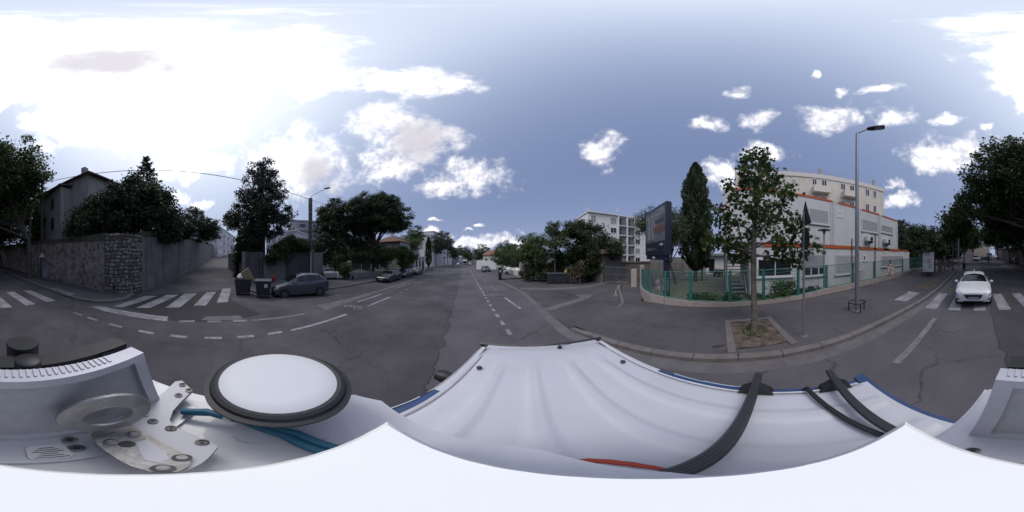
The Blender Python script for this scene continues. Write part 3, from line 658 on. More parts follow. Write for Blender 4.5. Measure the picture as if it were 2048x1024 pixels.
def cypress(label, loc, h, r, n, size):
    bz = gz(*loc); o = thing('cypress', label, 'tree', (loc[0],loc[1],bz)); m = MB()
    m.tube([(loc[0],loc[1],bz-.1),(loc[0],loc[1],bz+h*.6)], [.22,.08], 8); m.build('trunk', BARK, o, smooth=True)
    u = RNG.uniform(0,1,n)**.85; prof = r*np.clip(np.minimum(1.0,(u+.04)/.18),0,1)*(1-u**3.2)**.8+.05
    a = RNG.uniform(0,6.283,n); lump = 1+.16*np.sin(a*4+u*17)+.13*np.sin(a*7-u*31)
    rr = prof*(1+1.3*(lump-1))*RNG.uniform(.70,1.06,n)
    p = np.stack([loc[0]+rr*np.cos(a), loc[1]+rr*np.sin(a), bz+h*(.1+.9*u)],1)
    ax = np.stack([np.cos(a)*.45,np.sin(a)*.45,np.full(n,1.0)],1)
    t = np.clip(.5+.35*np.sin(a*4+u*17),0,1)
    leaves('crown', p, size, LF_CYP, o, .32, t, 'needle', .25, ax)
cypress('tall dark cypress standing in the school yard', P(1391,17), 13.6, 1.42, 16000, .34)
o = thing('cypress_spire', 'second slim cypress spire tight against the tall yard cypress', 'tree', (*P(1404,17.6),gz(*P(1404,17.6))))
bz = ORG[o.name]; n = 5000; u = RNG.uniform(0,1,n); a = RNG.uniform(0,6.283,n); rr = (.75*(1-u**2.5)+.05)*RNG.uniform(.7,1.05,n)
leaves('crown', np.stack([bz.x+rr*np.cos(a),bz.y+rr*np.sin(a),bz.z+1.5+10.3*u],1), .32, LF_CYP, o, .32, None, 'needle', .25, np.stack([np.cos(a)*.4,np.sin(a)*.4,np.ones(n)],1))
m = MB(); m.tube([(bz.x,bz.y,bz.z-.1),(bz.x,bz.y,bz.z+7)], [.12,.04], 7); m.build('trunk', BARK, o, smooth=True)
cypress('small slim cypress far down the avenue on the left', P(857,52), 10.2, .95, 3500, .4)
# ---- right of the avenue
x, y = P(1352, 15.5)
tree('olive_tree', 'grey green olive tree behind the dark billboard', (x,y), [(0,0,0),(-.1,.2,1.0),(-.3,.5,2.0),(-.5,.9,3.2)],
  [(-.3,1.3,6.3,1.6,1.8,1.5),(.2,-.2,5.4,1.3,1.4,1.6),(-.6,3.0,5.9,1.4,1.4,1.5),(.0,.6,4.4,1.4,1.5,.9)], 230, 46, .5, .16, LF_OLIVE, BARK, .14, asp=.35, nl=20, shell=2.2)
x, y = P(1180, 20)
tree('evergreen_oak', 'dense dark oak in front of the white apartment block', (x,y), [(0,0,0),(.1,0,1.6),(-.1,.1,3)],
  [(-.2,.2,5.2,2.5,2.5,2.2),(1.5,-1.5,4.2,1.7,1.7,1.4),(-1.2,.9,6.2,1.6,1.6,1.2),(-.1,.2,3.4,2.4,2.4,1.3),(2.3,-2.0,3.7,1.1,1.1,.9)], 260, 55, .6, .19, LF_DARK, BARK, .2, nl=16)
x, y = P(1110, 19.5)
tree('ash_tree', 'tall feathery ash with open crown beside the driveway', (x,y), [(0,0,0),(0,0,2),(.2,.1,4),(.3,.1,6)],
  [(-.2,.1,6.3,.95,.95,1.3),(.4,-.3,4.6,1.5,1.5,1.5),(-1.0,.7,4.9,1.2,1.2,1.0),(.9,-.7,5.6,.8,.8,.8)], 85, 40, .45, .19, LF_LIGHT, BARK, .11, asp=.5, nl=22, shell=2)
x, y = P(1066, 21)
tree('ash_tree', 'low spreading ash nearest the white gate pillar', (x,y), [(0,0,0),(.1,0,1.6),(0,0,3)],
  [(0,0,4.5,1.9,1.9,1.5),(-1.0,.5,3.6,1.6,1.6,1.2),(.8,-.5,3.1,1.6,1.6,1.2)], 130, 42, .5, .2, LF_LIGHT, BARK, .1, asp=.5, nl=18, shell=2)
bush('undergrowth', 'dark tangled shrubs behind the wheeled bins', [lob(1085,542,20.5,1.6,.9),lob(1060,545,21,1.3,.9),lob(1170,535,19.5,1.6,1.3),lob(1150,520,20.5,1.6,1.5),lob(1190,530,19.3,1.2,1.2),lob(1120,520,21.5,1.6,1.2)], 230, 45, .4, .16, LF_DARK)
for k, (px, d, lb) in enumerate(((1143,18.0,'dry yucca with drooping straw fronds just right of the bins'),(1160,17.6,'taller dry yucca with straw fronds beside the concrete hut'))):
    q = P(px,d); z0 = gz(*q); h = (1.9,2.5)[k]
    o = thing('yucca', lb, 'plant', (q[0],q[1],z0)); m = MB(); m.tube([(q[0],q[1],z0),(q[0]+.1,q[1],z0+h)], [.12,.09], 7); m.build('trunk', BARK, o)
    n = 200; u = RNG.uniform(0,1,n); a = RNG.uniform(0,6.283,n); ax = np.stack([np.cos(a),np.sin(a),RNG.uniform(-1.6,.4,n)],1)
    leaves('fronds', np.stack([q[0]+.35*np.cos(a),q[1]+.35*np.sin(a),z0+h*(.35+.65*u)],1), .65, LF_DRY, o, .12, None, 'diamond', .1, ax)
# shrubs along the green fence
bush('fence_shrub', 'leafy weed shrub growing through the green fence beside the stairs', [(8.35,-3.2,.75,.35,.55,.55),(8.35,-3.8,1.0,.3,.35,.45)], 34, 26, .22, .09, LF_VINE)
bush('fence_shrub', 'low ivy clump at the foot of the green fence', [(8.3,-1.9,.42,.25,.6,.25),(8.3,-2.6,.42,.25,.5,.22)], 40, 30, .2, .08, LF_VINE, stems=False)
bush('fence_shrub', 'long strip of creeping ivy at the fence foot near the yard lamp', [(8.45,-5.2,.52,.25,.9,.22),(8.45,-4.4,.48,.25,.5,.2)], 50, 30, .2, .08, LF_DARK, stems=False)
bush('fence_shrub', 'low weeds behind the curved end of the green fence', [(8.6,.9,.45,.4,.9,.25),(8.5,-.6,.42,.3,.5,.25)], 50, 30, .22, .09, LF_VINE, stems=False)
# trees behind the prefab classrooms
bush('yard_tree', 'dark spreading tree behind the end of the prefab classrooms', [lob(1812,478,34,3.4,3.4),lob(1840,480,32,3,3),lob(1830,505,30,3.2,2.4)], 200, 48, .8, .26, LF_DARK, 'tree')
bush('yard_tree', 'dark tree row behind the bus shelter', [lob(1865,485,34,3.0,3.2),lob(1885,500,32,2.6,2.6),lob(1905,492,40,3.6,3.2)], 180, 48, .8, .28, LF_DARK, 'tree')
x, y = P(1800, 38)
tree('cedar_tree', 'layered cedar top showing above the prefab roof end', (x,y), [(0,0,0),(0,0,5),(0,0,9.5)], [(0,0,9.8,1.0,1.0,.5),(.4,.2,8.6,2.0,2.0,.35),(-.3,0,7.6,2.6,2.6,.4)], 70, 36, .5, .22, LF_PINE, BARK, .2, shape='needle', nl=16)
# ---- far avenue
far = [(832,470,58,3.6,3.4,'dense tree beside the slim cypress down the avenue'),(872,490,64,3.6,3.6,'dark tree in front of the pale block down the avenue'),(888,482,70,4,4.6,'broad dark tree before the second far block'),(905,505,76,3,2.8,'small street tree before the grey far block'),
  (925,503,150,7,6.5,'rounded tree closing the end of the avenue'),(935,510,125,5,4.5,'second rounded tree at the avenue end'),(955,508,98,4.5,4,'bushy tree left of the red roofed cottage'),(966,502,110,5,5,'taller dark tree behind the cottage corner'),
  (1005,515,42,2.8,2.2,'loose garden tree left of the cottage wall end'),(1024,512,36,2.6,2.4,'garden tree above the low white car park wall'),(1015,503,60,4.5,3.8,'tree behind the cottage roof end'),(1035,525,30,1.6,1.6,'shrubby tree beside the white gate pillar')]
for px,py,d,rx,rz,lb in far:
    q = P(px,d,py); g = gz(q[0],q[1])
    tree('street_tree', lb, (q[0],q[1]), [(0,0,0),(.05,0,max(.6,q[2]-g-rz*.6))], [(0,0,q[2]-g,rx,rx,rz),(rx*.5,0,q[2]-g-rz*.35,rx*.7,rx*.7,rz*.6)], 90, 36, rx*.22, rx*.085, LF_DARK if 'dark' in lb else LF_BIG, BARK, .16, nl=6)
# pit weeds
g = RNG.uniform(0,1,(1500,2)); pp = np.stack([4.0+g[:,0]*1.88, -1.73+g[:,1]*1.35, np.zeros(1500)],1)
keep = (np.sin(pp[:,0]*4.1)+np.sin(pp[:,1]*5.3+1)) > .35; pp = pp[keep]; pp[:,2] = np.array([gz(a,c) for a,c in pp[:,:2]])+.15
go = leaves('weeds', pp, .13, GRASSM, None, .25, up=1.2); go['kind'] = 'stuff'; go['label'] = 'short weeds and grass in the square tree pit'; go['category'] = 'weeds'
# ================================================================ walls and buildings
RENDER = mat('old_render', (.165,.143,.122), .92, .5, 2.2, .9, bscale=8, col2=(.25,.23,.21), detail=9, streak=.5)
MORTAR = mat('dark_mortar', (.075,.068,.062), .95, .3, 8, .8)
STONE = mat('wall_stone', (.17,.16,.155), .9, .35, 3, .6, col2=(.25,.24,.23))
STONE2 = mat('brown_wall_stone', (.12,.105,.09), .9, .3, 5, .5)
CONCW = mat('stained_concrete', (.175,.168,.175), .9, .22, 1.2, .3, streak=.75)
COPE = mat('mossy_coping', (.075,.072,.055), .95, .35, 3, .6)
SLOT = mat('dark_slot', (.008,.008,.008), .9)
o = thing('stone_wall', 'high old retaining wall with rubble stone corner at the side street', 'wall', (-8.6,-6.3,gz(-8.6,-6.3)))
def wallrun(path, tops, th, mt, name, inward, base=-.2, parent=o):
    m = MB()
    for (a, c), (ta, tb) in zip(zip(path, path[1:]), zip(tops, tops[1:])):
        dx, dy = c[0]-a[0], c[1]-a[1]; L = math.hypot(dx,dy); nx, ny = -dy/L*inward*th, dx/L*inward*th
        m.prism([a,c,(c[0]+nx,c[1]+ny),(a[0]+nx,a[1]+ny)], [gz(*a)+base,gz(*c)+base,gz(*c)+base,gz(*a)+base], [ta,tb,tb,ta])
    return m.build(name, mt, parent)
main = [(-8.8,-70),(-8.8,-30),(-8.9,-14.8),(-8.95,-9.5),(-8.75,-7.6),(-8.55,-6.3)]
wallrun(main, [4.9,4.4,4.2,4.1,4.1,4.12], .5, RENDER, 'rendered_wall', 1)
corner = [(-8.55,-6.3),(-8.75,-5.6),(-9.15,-5.05),(-9.8,-4.72),(-10.7,-4.55)]
wallrun(corner, [4.12,4.15,4.15,4.15,4.2], .5, MORTAR, 'stone_core', 1)
street = [(-10.7,-4.55),(-16,-3.62),(-58,1.9)]
wallrun(street, [4.0,4.7,6.2], .35, CONCW, 'concrete_wall', 1)
wallrun([(-10.9,-4.72),(-16,-3.82),(-58,1.7)], [4.5,5.25,6.75], .3, COPE, 'upper_wall', 1, 3.0)
wallrun([(x+.06,y) for x,y in main], [t+.09 for t in (4.9,4.4,4.2,4.1,4.1,4.12)], .62, COPE, 'coping', 1, 3.55)
# loose rubble stones of the corner, one by one
svar = []
for k in range(8):
    m = MB(); n = 8; r0 = [random.uniform(.80,1.22) for _ in range(n)]
    def rg(s, y): return [(math.copysign(abs(math.cos(2*math.pi*i/n+.39))**.85,math.cos(2*math.pi*i/n+.39))*.5*r0[i]*s, y, math.copysign(abs(math.sin(2*math.pi*i/n+.39))**.85,math.sin(2*math.pi*i/n+.39))*.5*r0[i]*s) for i in range(n)]
    rs = [rg(1,.0), rg(.98,-.5), rg(.72,-1.0)]
    m.add([p for r_ in rs for p in r_], [tuple(range(16,24))]+[(j*8+i,j*8+(i+1)%8,j*8+8+(i+1)%8,j*8+8+i) for j in range(2) for i in range(8)])
    me = bpy.data.meshes.new('stone'); me.from_pydata(m.v, [], m.f); me.materials.append(STONE if k % 3 else STONE2); me.update(); svar.append(me)
cl_ = [0]
for a, c in zip(corner, corner[1:]): cl_.append(cl_[-1]+math.dist(a,c))
def cpos(s):
    for i in range(len(corner)-1):
        if s <= cl_[i+1] or i == len(corner)-2:
            t = (s-cl_[i])/(cl_[i+1]-cl_[i]); a, c = corner[i], corner[i+1]
            return a[0]+(c[0]-a[0])*t, a[1]+(c[1]-a[1])*t, math.atan2(c[1]-a[1],c[0]-a[0])
z = gz(*corner[0])+.06; cnt = 0
while z < 4.05:
    h = random.uniform(.15,.27); s = random.uniform(0,.1)
    while s < cl_[-1]-.06:
        w = random.uniform(.18,.40)
        if s+w > cl_[-1]: w = cl_[-1]-s
        if w > .1 and random.random() > .05 and cnt < 300:
            x, y, a = cpos(s+w/2); st = bpy.data.objects.new('stone', random.choice(svar)); COL.objects.link(st); st.parent = o
            st.location = Vector((x,y,z+h/2+random.gauss(0,.028)))-ORG[o.name]; st.rotation_euler = (0,random.gauss(0,.2),a)
            st.scale = (w*random.uniform(.75,1.05), random.uniform(.02,.06), h*random.uniform(.65,1.0)); cnt += 1
        s += w
    z += h
# render patches of exposed rubble and drainage slots on the road face
for k in range(110):
    y = random.choice((random.gauss(-9.6,.8),random.gauss(-7.0,.35),random.gauss(-12.5,1.5))); y = max(-16,min(-6.5,y)); zz = random.uniform(.5,3.7); x = -8.93+(.35*(y+9.5)/3.2 if y > -9.5 else 0)
    st = bpy.data.objects.new('stone', random.choice(svar)); COL.objects.link(st); st.parent = o
    st.location = Vector((x,y,zz))-ORG[o.name]; st.rotation_euler = (0,random.gauss(0,.1),math.pi/2); st.scale = (random.uniform(.18,.36),.022,random.uniform(.1,.2))
def slot(px, py, A, B, w=.09, h=.34):
    s, zz = onplane(px,py,A,B); L = math.dist(A,B); u = ((B[0]-A[0])/L,(B[1]-A[1])/L)
    m = MB(); m.box((A[0]+u[0]*s,A[1]+u[1]*s,zz),(w,.04,h), math.atan2(u[1],u[0])); m.build('drain_slot', SLOT, o)
for px, py in ((147,530),(168,533),(157,498),(167,566)): slot(px,py,(-8.95,-9.5),(-8.75,-7.6))
slot(196,492,(-8.75,-7.6),(-8.55,-6.3)); slot(227,574,(-8.7,-5.7),(-9.15,-5.05),.1,.4); slot(272,522,(-9.6,-4.82),(-9.9,-4.7),.14,.5)
# little metal gate in the street wall
s, z0 = onplane(360,562,street[0],street[1]); x = -16.6; 
g = thing('mesh_gate', 'small pale mesh gate leaning in the concrete street wall', 'gate', (*P(368,16.9),gz(*P(368,16.9))))
GREYM = mat('galvanised_steel', (.30,.30,.32), .5, .15, 10, metal=.6)
A = Vector((*P(359,16.4),0)); B = Vector((*P(377,18.2),0)); A.z = gz(A.x,A.y); B.z = gz(B.x,B.y)
m = MB(); up = Vector((0,0,1.75))
for a, c in ((A,A+up),(B,B+up),(A+up,B+up),(A+up*.06,B+up*.06),(A+up*.5,B+up*.5)): m.tube([a,c], .03, 6)
m.build('gate_frame', GREYM, g); m = MB()
for k in range(1,14): q = A.lerp(B,k/14); m.tube([q+up*.06,q+up], .008, 4)
m.build('wire_mesh', GREYM, g)
# raised garden behind the stone wall
b = MB(); b.prism([(-9.3,-60),(-9.4,-6.2),(-10.4,-5.2),(-16,-4.3),(-58,1.2),(-58,-60)], 0, [3.6,3.6,3.6,3.9,5.6,5.6]); structure(b.build('garden_terrace', DIRT))
# ---- generic building helpers
WHITEF = mat('white_frame', (.62,.62,.64), .5, .05)
DKFRAME = mat('dark_frame', (.05,.05,.055), .5, .1)
GL = glass()
SHUT = mat('closed_shutter', (.30,.29,.28), .7, .1, 3)
ROOFT = mat('terracotta_tiles', (.125,.065,.052), .85, .35, 2.5, .5, bscale=9)
ROOFD = mat('weathered_tiles', (.10,.075,.065), .9, .35, 2.5, .6, bscale=9)
def frame(A, B):
    L = math.dist(A,B); u = Vector(((B[0]-A[0])/L,(B[1]-A[1])/L,0)); n = Vector((u.y,-u.x,0))
    if n.dot(Vector((-A[0],-A[1],0))) < 0: n = -n
    return u, n, L
def fbox(m, A, u, n, s0, s1, z0, z1, d0, d1):
    a = Vector((A[0],A[1],0))
    q = [a+u*s+n*d+Vector((0,0,z)) for s in (s0,s1) for d in (d0,d1) for z in (z0,z1)]
    return m.add(q, [(0,1,3,2),(4,6,7,5),(0,4,5,1),(2,3,7,6),(0,2,6,4),(1,5,7,3)])
def fwin(o, A, u, n, s, z, w, h, fm=WHITEF, pm=GL, mull=1, sill=True, fw=.07, name='window'):
    m = MB(); a, c, e, f = s-w/2, s+w/2, z-h/2, z+h/2
    fbox(m,A,u,n,a,a+fw,e,f,-.02,.05); fbox(m,A,u,n,c-fw,c,e,f,-.02,.05); fbox(m,A,u,n,a+fw,c-fw,f-fw,f,-.02,.048); fbox(m,A,u,n,a+fw,c-fw,e,e+fw,-.02,.048)
    for k in range(mull): q = a+(k+1)*w/(mull+1); fbox(m,A,u,n,q-.03,q+.03,e+fw,f-fw,-.02,.044)
    if sill: fbox(m,A,u,n,a-.08,c+.08,e-.07,e-.002,-.02,.12)
    wo_ = m.build(name, fm, o); m = MB(); fbox(m,A,u,n,a+fw*.5,c-fw*.5,e+fw*.5,f-fw*.5,-.01,.012); m.build('pane', pm, wo_); return wo_
def block(name, label, poly, z0, z1, wm, cat='building'):
    cx = sum(p[0] for p in poly)/len(poly); cyy = sum(p[1] for p in poly)/len(poly)
    o = thing(name, label, cat, (cx,cyy,z0)); m = MB(); m.prism(poly, z0, z1); m.build('wall', wm, o); return o
def hiproof(o, poly, z, rise, over, mt, name='roof'):
    """hip roof over a 4-point plan"""
    c = [Vector((p[0],p[1],0)) for p in poly]; ct = sum(c, Vector())/4
    e = [p+(p-ct).normalized()*over*1.4 for p in c]
    l01 = (e[1]-e[0]).length; l12 = (e[2]-e[1]).length
    if l01 < l12: e = e[1:]+e[:1]; l01, l12 = l12, l01
    k = min(.48, .5*l12/l01)
    m0, m1 = (e[0]+e[3])/2, (e[1]+e[2])/2; r0 = m0.lerp(m1,k); r1 = m0.lerp(m1,1-k)
    V = [Vector((p.x,p.y,z)) for p in e]+[Vector((p.x,p.y,z+.12)) for p in e]+[Vector((r0.x,r0.y,z+rise)),Vector((r1.x,r1.y,z+rise))]
    m = MB(); m.add(V, [(3,2,1,0),(0,1,5,4),(1,2,6,5),(2,3,7,6),(3,0,4,7),(4,5,9,8),(5,6,9),(6,7,8,9),(7,4,8)])
    return m.build(name, mt, o)
def parallelo(A, B, depth):
    u, n, L = frame(A,B); p = [Vector((*A,0)),Vector((*B,0)),Vector((*B,0))-n*depth,Vector((*A,0))-n*depth]
    q = [(v.x,v.y) for v in p]
    ar = sum(q[i][0]*q[(i+1)%4][1]-q[(i+1)%4][0]*q[i][1] for i in range(4))
    return q if ar > 0 else q[::-1]
# ---- house on the garden terrace
HW = mat('house_render', (.30,.28,.275), .9, .12, 1.5, .2, streak=.35)
poly = [(-11.1,-10.1),(-19,-8.9),(-19.6,-20),(-11.3,-21)]
ho = block('villa', 'two storey rendered villa with tiled hip roof above the stone wall', poly, 3.4, 10.9, HW)
hiproof(ho, poly, 10.9, 1.7, .45, ROOFD)
m = MB(); m.prism([(-9.75,-12.4),(-11.2,-12.4),(-11.3,-18.4),(-11.0,-18.6)], 3.4, 9.9); m.build('wing', HW, ho)
m = MB(); m.add([(-9.4,-12.1,9.9),(-11.3,-12.1,10.25),(-11.4,-19,10.25),(-10.7,-19,9.9),(-9.4,-12.1,10.05),(-11.3,-12.1,10.4),(-11.4,-19,10.4),(-10.7,-19,10.05)], [(3,2,1,0),(4,5,6,7),(0,1,5,4),(1,2,6,5),(2,3,7,6),(3,0,4,7)]); m.build('wing_roof', ROOFD, ho)
m = MB(); m.box((-12.3,-11.6,12.3),(.55,.5,1.0)); m.build('chimney', HW, ho)
A_, B_ = (-9.75,-12.4),(-11.0,-18.6); u, n, L = frame(A_,B_)
for z in (6.2,8.6): fwin(ho, A_, u, n, 1.9, z, .8, 1.3, DKFRAME, GL)
A_, B_ = (-11.1,-10.1),(-19,-8.9); u, n, L = frame(A_,B_)
for z in (6.0,8.9):
    for s in (2.0,5.2): fwin(ho, A_, u, n, s, z, 1.0, 1.4, DKFRAME, SHUT)
# ---- boundary wall behind the hatchback
bw0, bw1 = G(487,562), G(640,549)
bw0 = (-16.2,3.75); bw1 = (-16.4,13.6)
u, n, L = frame(bw0,bw1)
bo = thing('boundary_wall', 'tall grey board marked concrete wall behind the bins and hatchback', 'wall', (bw0[0],bw0[1],gz(*bw0)))
STREAKC = mat('dark_streaked_concrete', (.095,.094,.10), .9, .25, 2, .3, streak=.8); PALEC = mat('pale_render_panel', (.20,.19,.185), .9, .12, 2, .1)
zt = CAM_H+17.2*math.tan(R(8*PXA))
for a, c, mt, dd in ((0,2.0,STREAKC,0),(2.0,4.6,PALEC,.03),(4.6,8.6,STREAKC,0),(8.6,L,PALEC,.02)):
    m = MB(); fbox(m,bw0,u,n,a+.01,c-.01,-1.0,zt-(.28 if mt is PALEC and a < 4 else 0),-.25,dd); m.build('wall_panel', mt, bo)
for q0_, q1_ in ((-.25,0),(L,L+.3)): m = MB(); fbox(m,bw0,u,n,q0_,q1_,-1,zt+.03,-.3,.06); m.build('pier', PALEC, bo)
m = MB(); fbox(m,bw0,u,n,-.0,.22,-1,zt+.0,-12,-.3); m.build('return_wall', STREAKC, bo)
# ---- low wall and mesh fence of the car park
LOWW = mat('low_wall_render', (.22,.205,.2), .9, .2, 1.5, .2, streak=.4)
WPOST = mat('white_post', (.60,.60,.62), .5, .08); WIRE = mat('grey_wire', (.16,.17,.19), .5, .1, metal=.3)
fc0, fc1, fc2 = (-16.2,14.6), G(700,561), (-12.3,45)
fo = thing('car_park_fence', 'white posted mesh fence on low wall before the parked cars', 'fence', (*fc1,gz(*fc1)))
wallh = .85
for a, c in ((fc0,fc1),(fc1,fc2)):
    dx, dy = c[0]-a[0], c[1]-a[1]; L = math.hypot(dx,dy); nx, ny = -dy/L*.2, dx/L*.2; k = -1
    m = MB(); m.prism([a,c,(c[0]+nx,c[1]+ny),(a[0]+nx,a[1]+ny)], [gz(*a)-.1,gz(*c)-.1]+[gz(*c)-.1,gz(*a)-.1], [gz(*a)+wallh,gz(*c)+wallh]+[gz(*c)+wallh,gz(*a)+wallh]); m.build('low_wall', LOWW, fo)
    n_ = max(1,round(L/2.4))
    for i in range(n_):
        p0 = Vector((a[0]+dx*i/n_+nx/2,a[1]+dy*i/n_+ny/2,0)); p1 = Vector((a[0]+dx*(i+1)/n_+nx/2,a[1]+dy*(i+1)/n_+ny/2,0)); p0.z = gz(p0.x,p0.y)+wallh; p1.z = gz(p1.x,p1.y)+wallh
        m = MB(); m.tube([p0,p0+Vector((0,0,1.25))], .05, 6); m.build('post', WPOST, fo)
        m = MB()
        for j in range(7): zz = Vector((0,0,.08+j*.18)); m.tube([p0+zz,p1+zz], .008, 4, False)
        for j in range(1,24): q = p0.lerp(p1,j/24); m.tube([q+Vector((0,0,.06)),q+Vector((0,0,1.2))], .005, 4, False)
        m.build('mesh_panel', WIRE, fo)
m = MB(); q = fc1; m.bbox((q[0]-.3,q[1]+.2,gz(*q)+wallh+1.35),(.5,.3,.6),.03,.6); lb = m.build('letter_box', mat('letter_box_paint', (.32,.31,.31), .6, .1)); tag(lb, 'pale letter box on the corner of the mesh fence', 'letter box')
m = MB(); m.lathe([(.11,0),(.13,.3),(.1,.42),(.0,.45)], 12, (*G(706,560.5),gz(*G(706,560.5))+.12)); tag(m.build('bollard', mat('dark_iron', (.03,.03,.035), .6)), 'small dark bollard at the fence corner', 'bollard')
# ---- red roofed house behind the pine
c0 = P(800,36); c1 = P(751,40); c2 = P(838,50); c3 = (c1[0]+c2[0]-c0[0], c1[1]+c2[1]-c0[1])
poly = [c0,c2,c3,c1]; HW2 = mat('pale_house_render', (.36,.35,.34), .9, .1, 1.5, .1)
ho = block('red_roofed_house', 'pale house with red tiled hip roof behind the umbrella pine', poly, gz(*c0)-.5, 5.9, HW2)
hiproof(ho, poly, 5.9, 2.0, .6, ROOFT)
u, n, L = frame(c0,c2)
for s in (L*.35,L*.75): fwin(ho, c0, u, n, s, 4.0, 1.0, 1.4, WHITEF, SHUT)
u, n, L = frame(c0,c1)
for s in (L*.3,L*.7): fwin(ho, c0, u, n, s, 4.2, 1.0, 1.3, WHITEF, SHUT)
a, c = P(828,39), P(850,41); u, n, L = frame(a,c)
po = block('gate_house', 'small white portico with pilasters at the garden entrance', parallelo(a,c,2.5), gz(*a)-.2, 2.35, mat('white_stucco', (.50,.49,.47), .85, .1, 2), 'building')
m = MB(); fbox(m,a,u,n,-.25,L+.25,2.35,2.55,-2.6,.25); m.build('cornice', WHITEF, po)
for s in (.25,L*.38,L*.62,L-.25): m = MB(); fbox(m,a,u,n,s-.16,s+.16,gz(*a),2.34,0,.14); m.build('pilaster', WHITEF, po)
for s in (L*.19,L*.5,L*.81): m = MB(); fbox(m,a,u,n,s-.22,s+.22,gz(*a)+.1,1.5,0,.04); m.build('opening', SLOT, po)
# ---- apartment blocks
WH1 = mat('white_block_render', (.72,.71,.71), .85, .06, .6, .0, streak=.15)
GREYB = mat('grey_block_render', (.30,.30,.315), .85, .1, .6, streak=.2)
def flats(name, label, A, B, depth, z0, z1, wm, floors, cols, fh, top=1.6, w=1.3, h=1.4, balc=(), pm=GL, par=.35):
    o = block(name, label, parallelo(A,B,depth), z0, z1, wm); u, n, L = frame(A,B)
    m = MB(); fbox(m,A,u,n,-.2,L+.2,z1,z1+par,-depth-.2,.25); m.build('parapet', wm, o)
    for f in range(floors):
        z = z1-top-f*fh
        for k, s in enumerate(cols):
            fwin(o, A, u, n, s*L, z, w, h, WHITEF, SHUT if random.random() < .3 else pm, sill=False)
            if k in balc:
                m = MB(); fbox(m,A,u,n,s*L-w*.8,s*L+w*.8,z-h/2-.5,z-h/2+.35,.06,.9); m.build('balcony', wm, o)
    return o
A, B = P(1176,41), P(1300,53); u, n, L = frame(A,B)
o = block('white_apartment_block', 'white five storey apartment block with loggias behind the concrete hut', parallelo(A,B,11), -1, 14.0, WH1)
m = MB(); fbox(m,A,u,n,-.2,L+.2,14.0,14.35,-11,.5); m.build('roof_slab', WH1, o)
for f in range(5):
    zc = 12.5-f*2.75
    for pa, pb, kind in ((1182,1192,'w'),(1221,1233,'w'),(1236,1251.5,'l'),(1254,1267.5,'l'),(1270,1280,'w')):
        s0 = onplane(pa,450,A,B)[0]; s1 = onplane(pb,450,A,B)[0]
        if kind == 'w': fwin(o, A, u, n, (s0+s1)/2, zc, s1-s0, 1.5, WHITEF, SHUT if random.random()<.4 else GL)
        else:
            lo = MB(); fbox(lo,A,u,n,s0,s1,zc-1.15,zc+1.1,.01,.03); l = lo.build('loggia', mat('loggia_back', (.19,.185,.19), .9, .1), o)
            m = MB(); fbox(m,A,u,n,s0+.25,s0+(s1-s0)*.45,zc-1.1,zc+.9,.032,.05); m.build('pane', GL, l)
            m = MB()
            for k in range(12): q = s0+(s1-s0)*k/11; fbox(m,A,u,n,q-.02,q+.02,zc-1.1,zc-.2,.5,.54)
            fbox(m,A,u,n,s0,s1,zc-.2,zc-.14,.48,.56); m.build('railing', mat('railing_grey', (.16,.16,.17), .6), l)
            m = MB(); fbox(m,A,u,n,s0-.25,s0,zc-1.38,zc+1.37,.0,.6); fbox(m,A,u,n,s1,s1+.22,zc-1.38,zc+1.37,.0,.6); fbox(m,A,u,n,s0,s1,zc-1.37,zc-1.15,.0,.598); m.build('loggia_frame', WH1, o)
for px in (1176,1236):
    q = P(px,46); t = thing('antenna_mast', 'mobile antenna mast on the white block, '+('left one' if px < 1200 else 'right one'), 'antenna', (q[0],q[1],14.3))
    m = MB(); m.tube([(q[0],q[1],14.2),(q[0],q[1],17.4)], .06, 6); m.build('mast', GREYM, t)
    for k in range(3): m = MB(); a = k*2.1; m.box((q[0]+.3*math.cos(a),q[1]+.3*math.sin(a),16.2),(.18,.14,1.5)); m.build('panel_antenna', WHITEF, t)
# concrete hut and gate at the driveway
HUT = mat('hut_concrete', (.155,.145,.14), .9, .22, 1.5, .2, streak=.5); RUST = mat('rusty_pipe', (.09,.05,.04), .8, .3)
A, B = P(1207,18.5), P(1243,21.5); o = block('transformer_hut', 'low concrete hut with flat roof and brown pipe beside the gate', parallelo(A,B,5), gz(*A)-.3, 2.95, HUT)
u, n, L = frame(A,B); m = MB(); fbox(m,A,u,n,-.35,L+.3,2.95,3.45,-5.2,.35); m.build('roof_slab', mat('hut_roof', (.12,.105,.095), .9, .2), o)
m = MB(); fbox(m,A,u,n,L*.26,L*.52,gz(*A),2.1,0,.04); m.build('door', mat('grey_door', (.10,.11,.125), .6, .1), o)
m = MB(); fbox(m,A,u,n,L*.28,L*.5,2.25,2.75,0,.05); m.build('vent', SLOT, o)
m = MB(); z0 = gz(*A); a = Vector((A[0],A[1],0)); m.tube([a+u*(-.2)+n*.1+Vector((0,0,z)) for z in (z0,2.6)]+[a+u*0+n*.1+Vector((0,0,2.8)),a+u*L+n*.1+Vector((0,0,2.85))], .045, 6); m.build('pipe', RUST, o)
a, c = P(1243,22), P(1300,24); u, n, L = frame(a,c)
o = thing('yard_wall', 'low beige yard wall beyond the sliding gate', 'wall', (*a,gz(*a))); m = MB(); fbox(m,a,u,n,0,L,-1,1.75,-.3,0); m.build('wall', HUT, o); m = MB(); fbox(m,a,u,n,-.1,L+.1,1.75,1.95,-.4,.1); m.build('coping', CONC, o)
a, c = P(1210,17.6), P(1262,15.8); u, n, L = frame(a,c); z0 = gz(*a)+.1
o = thing('sliding_gate', 'grey barred sliding gate across the driveway', 'gate', (*a,z0)); m = MB(); GATE = mat('gate_grey', (.10,.105,.12), .6, .1)
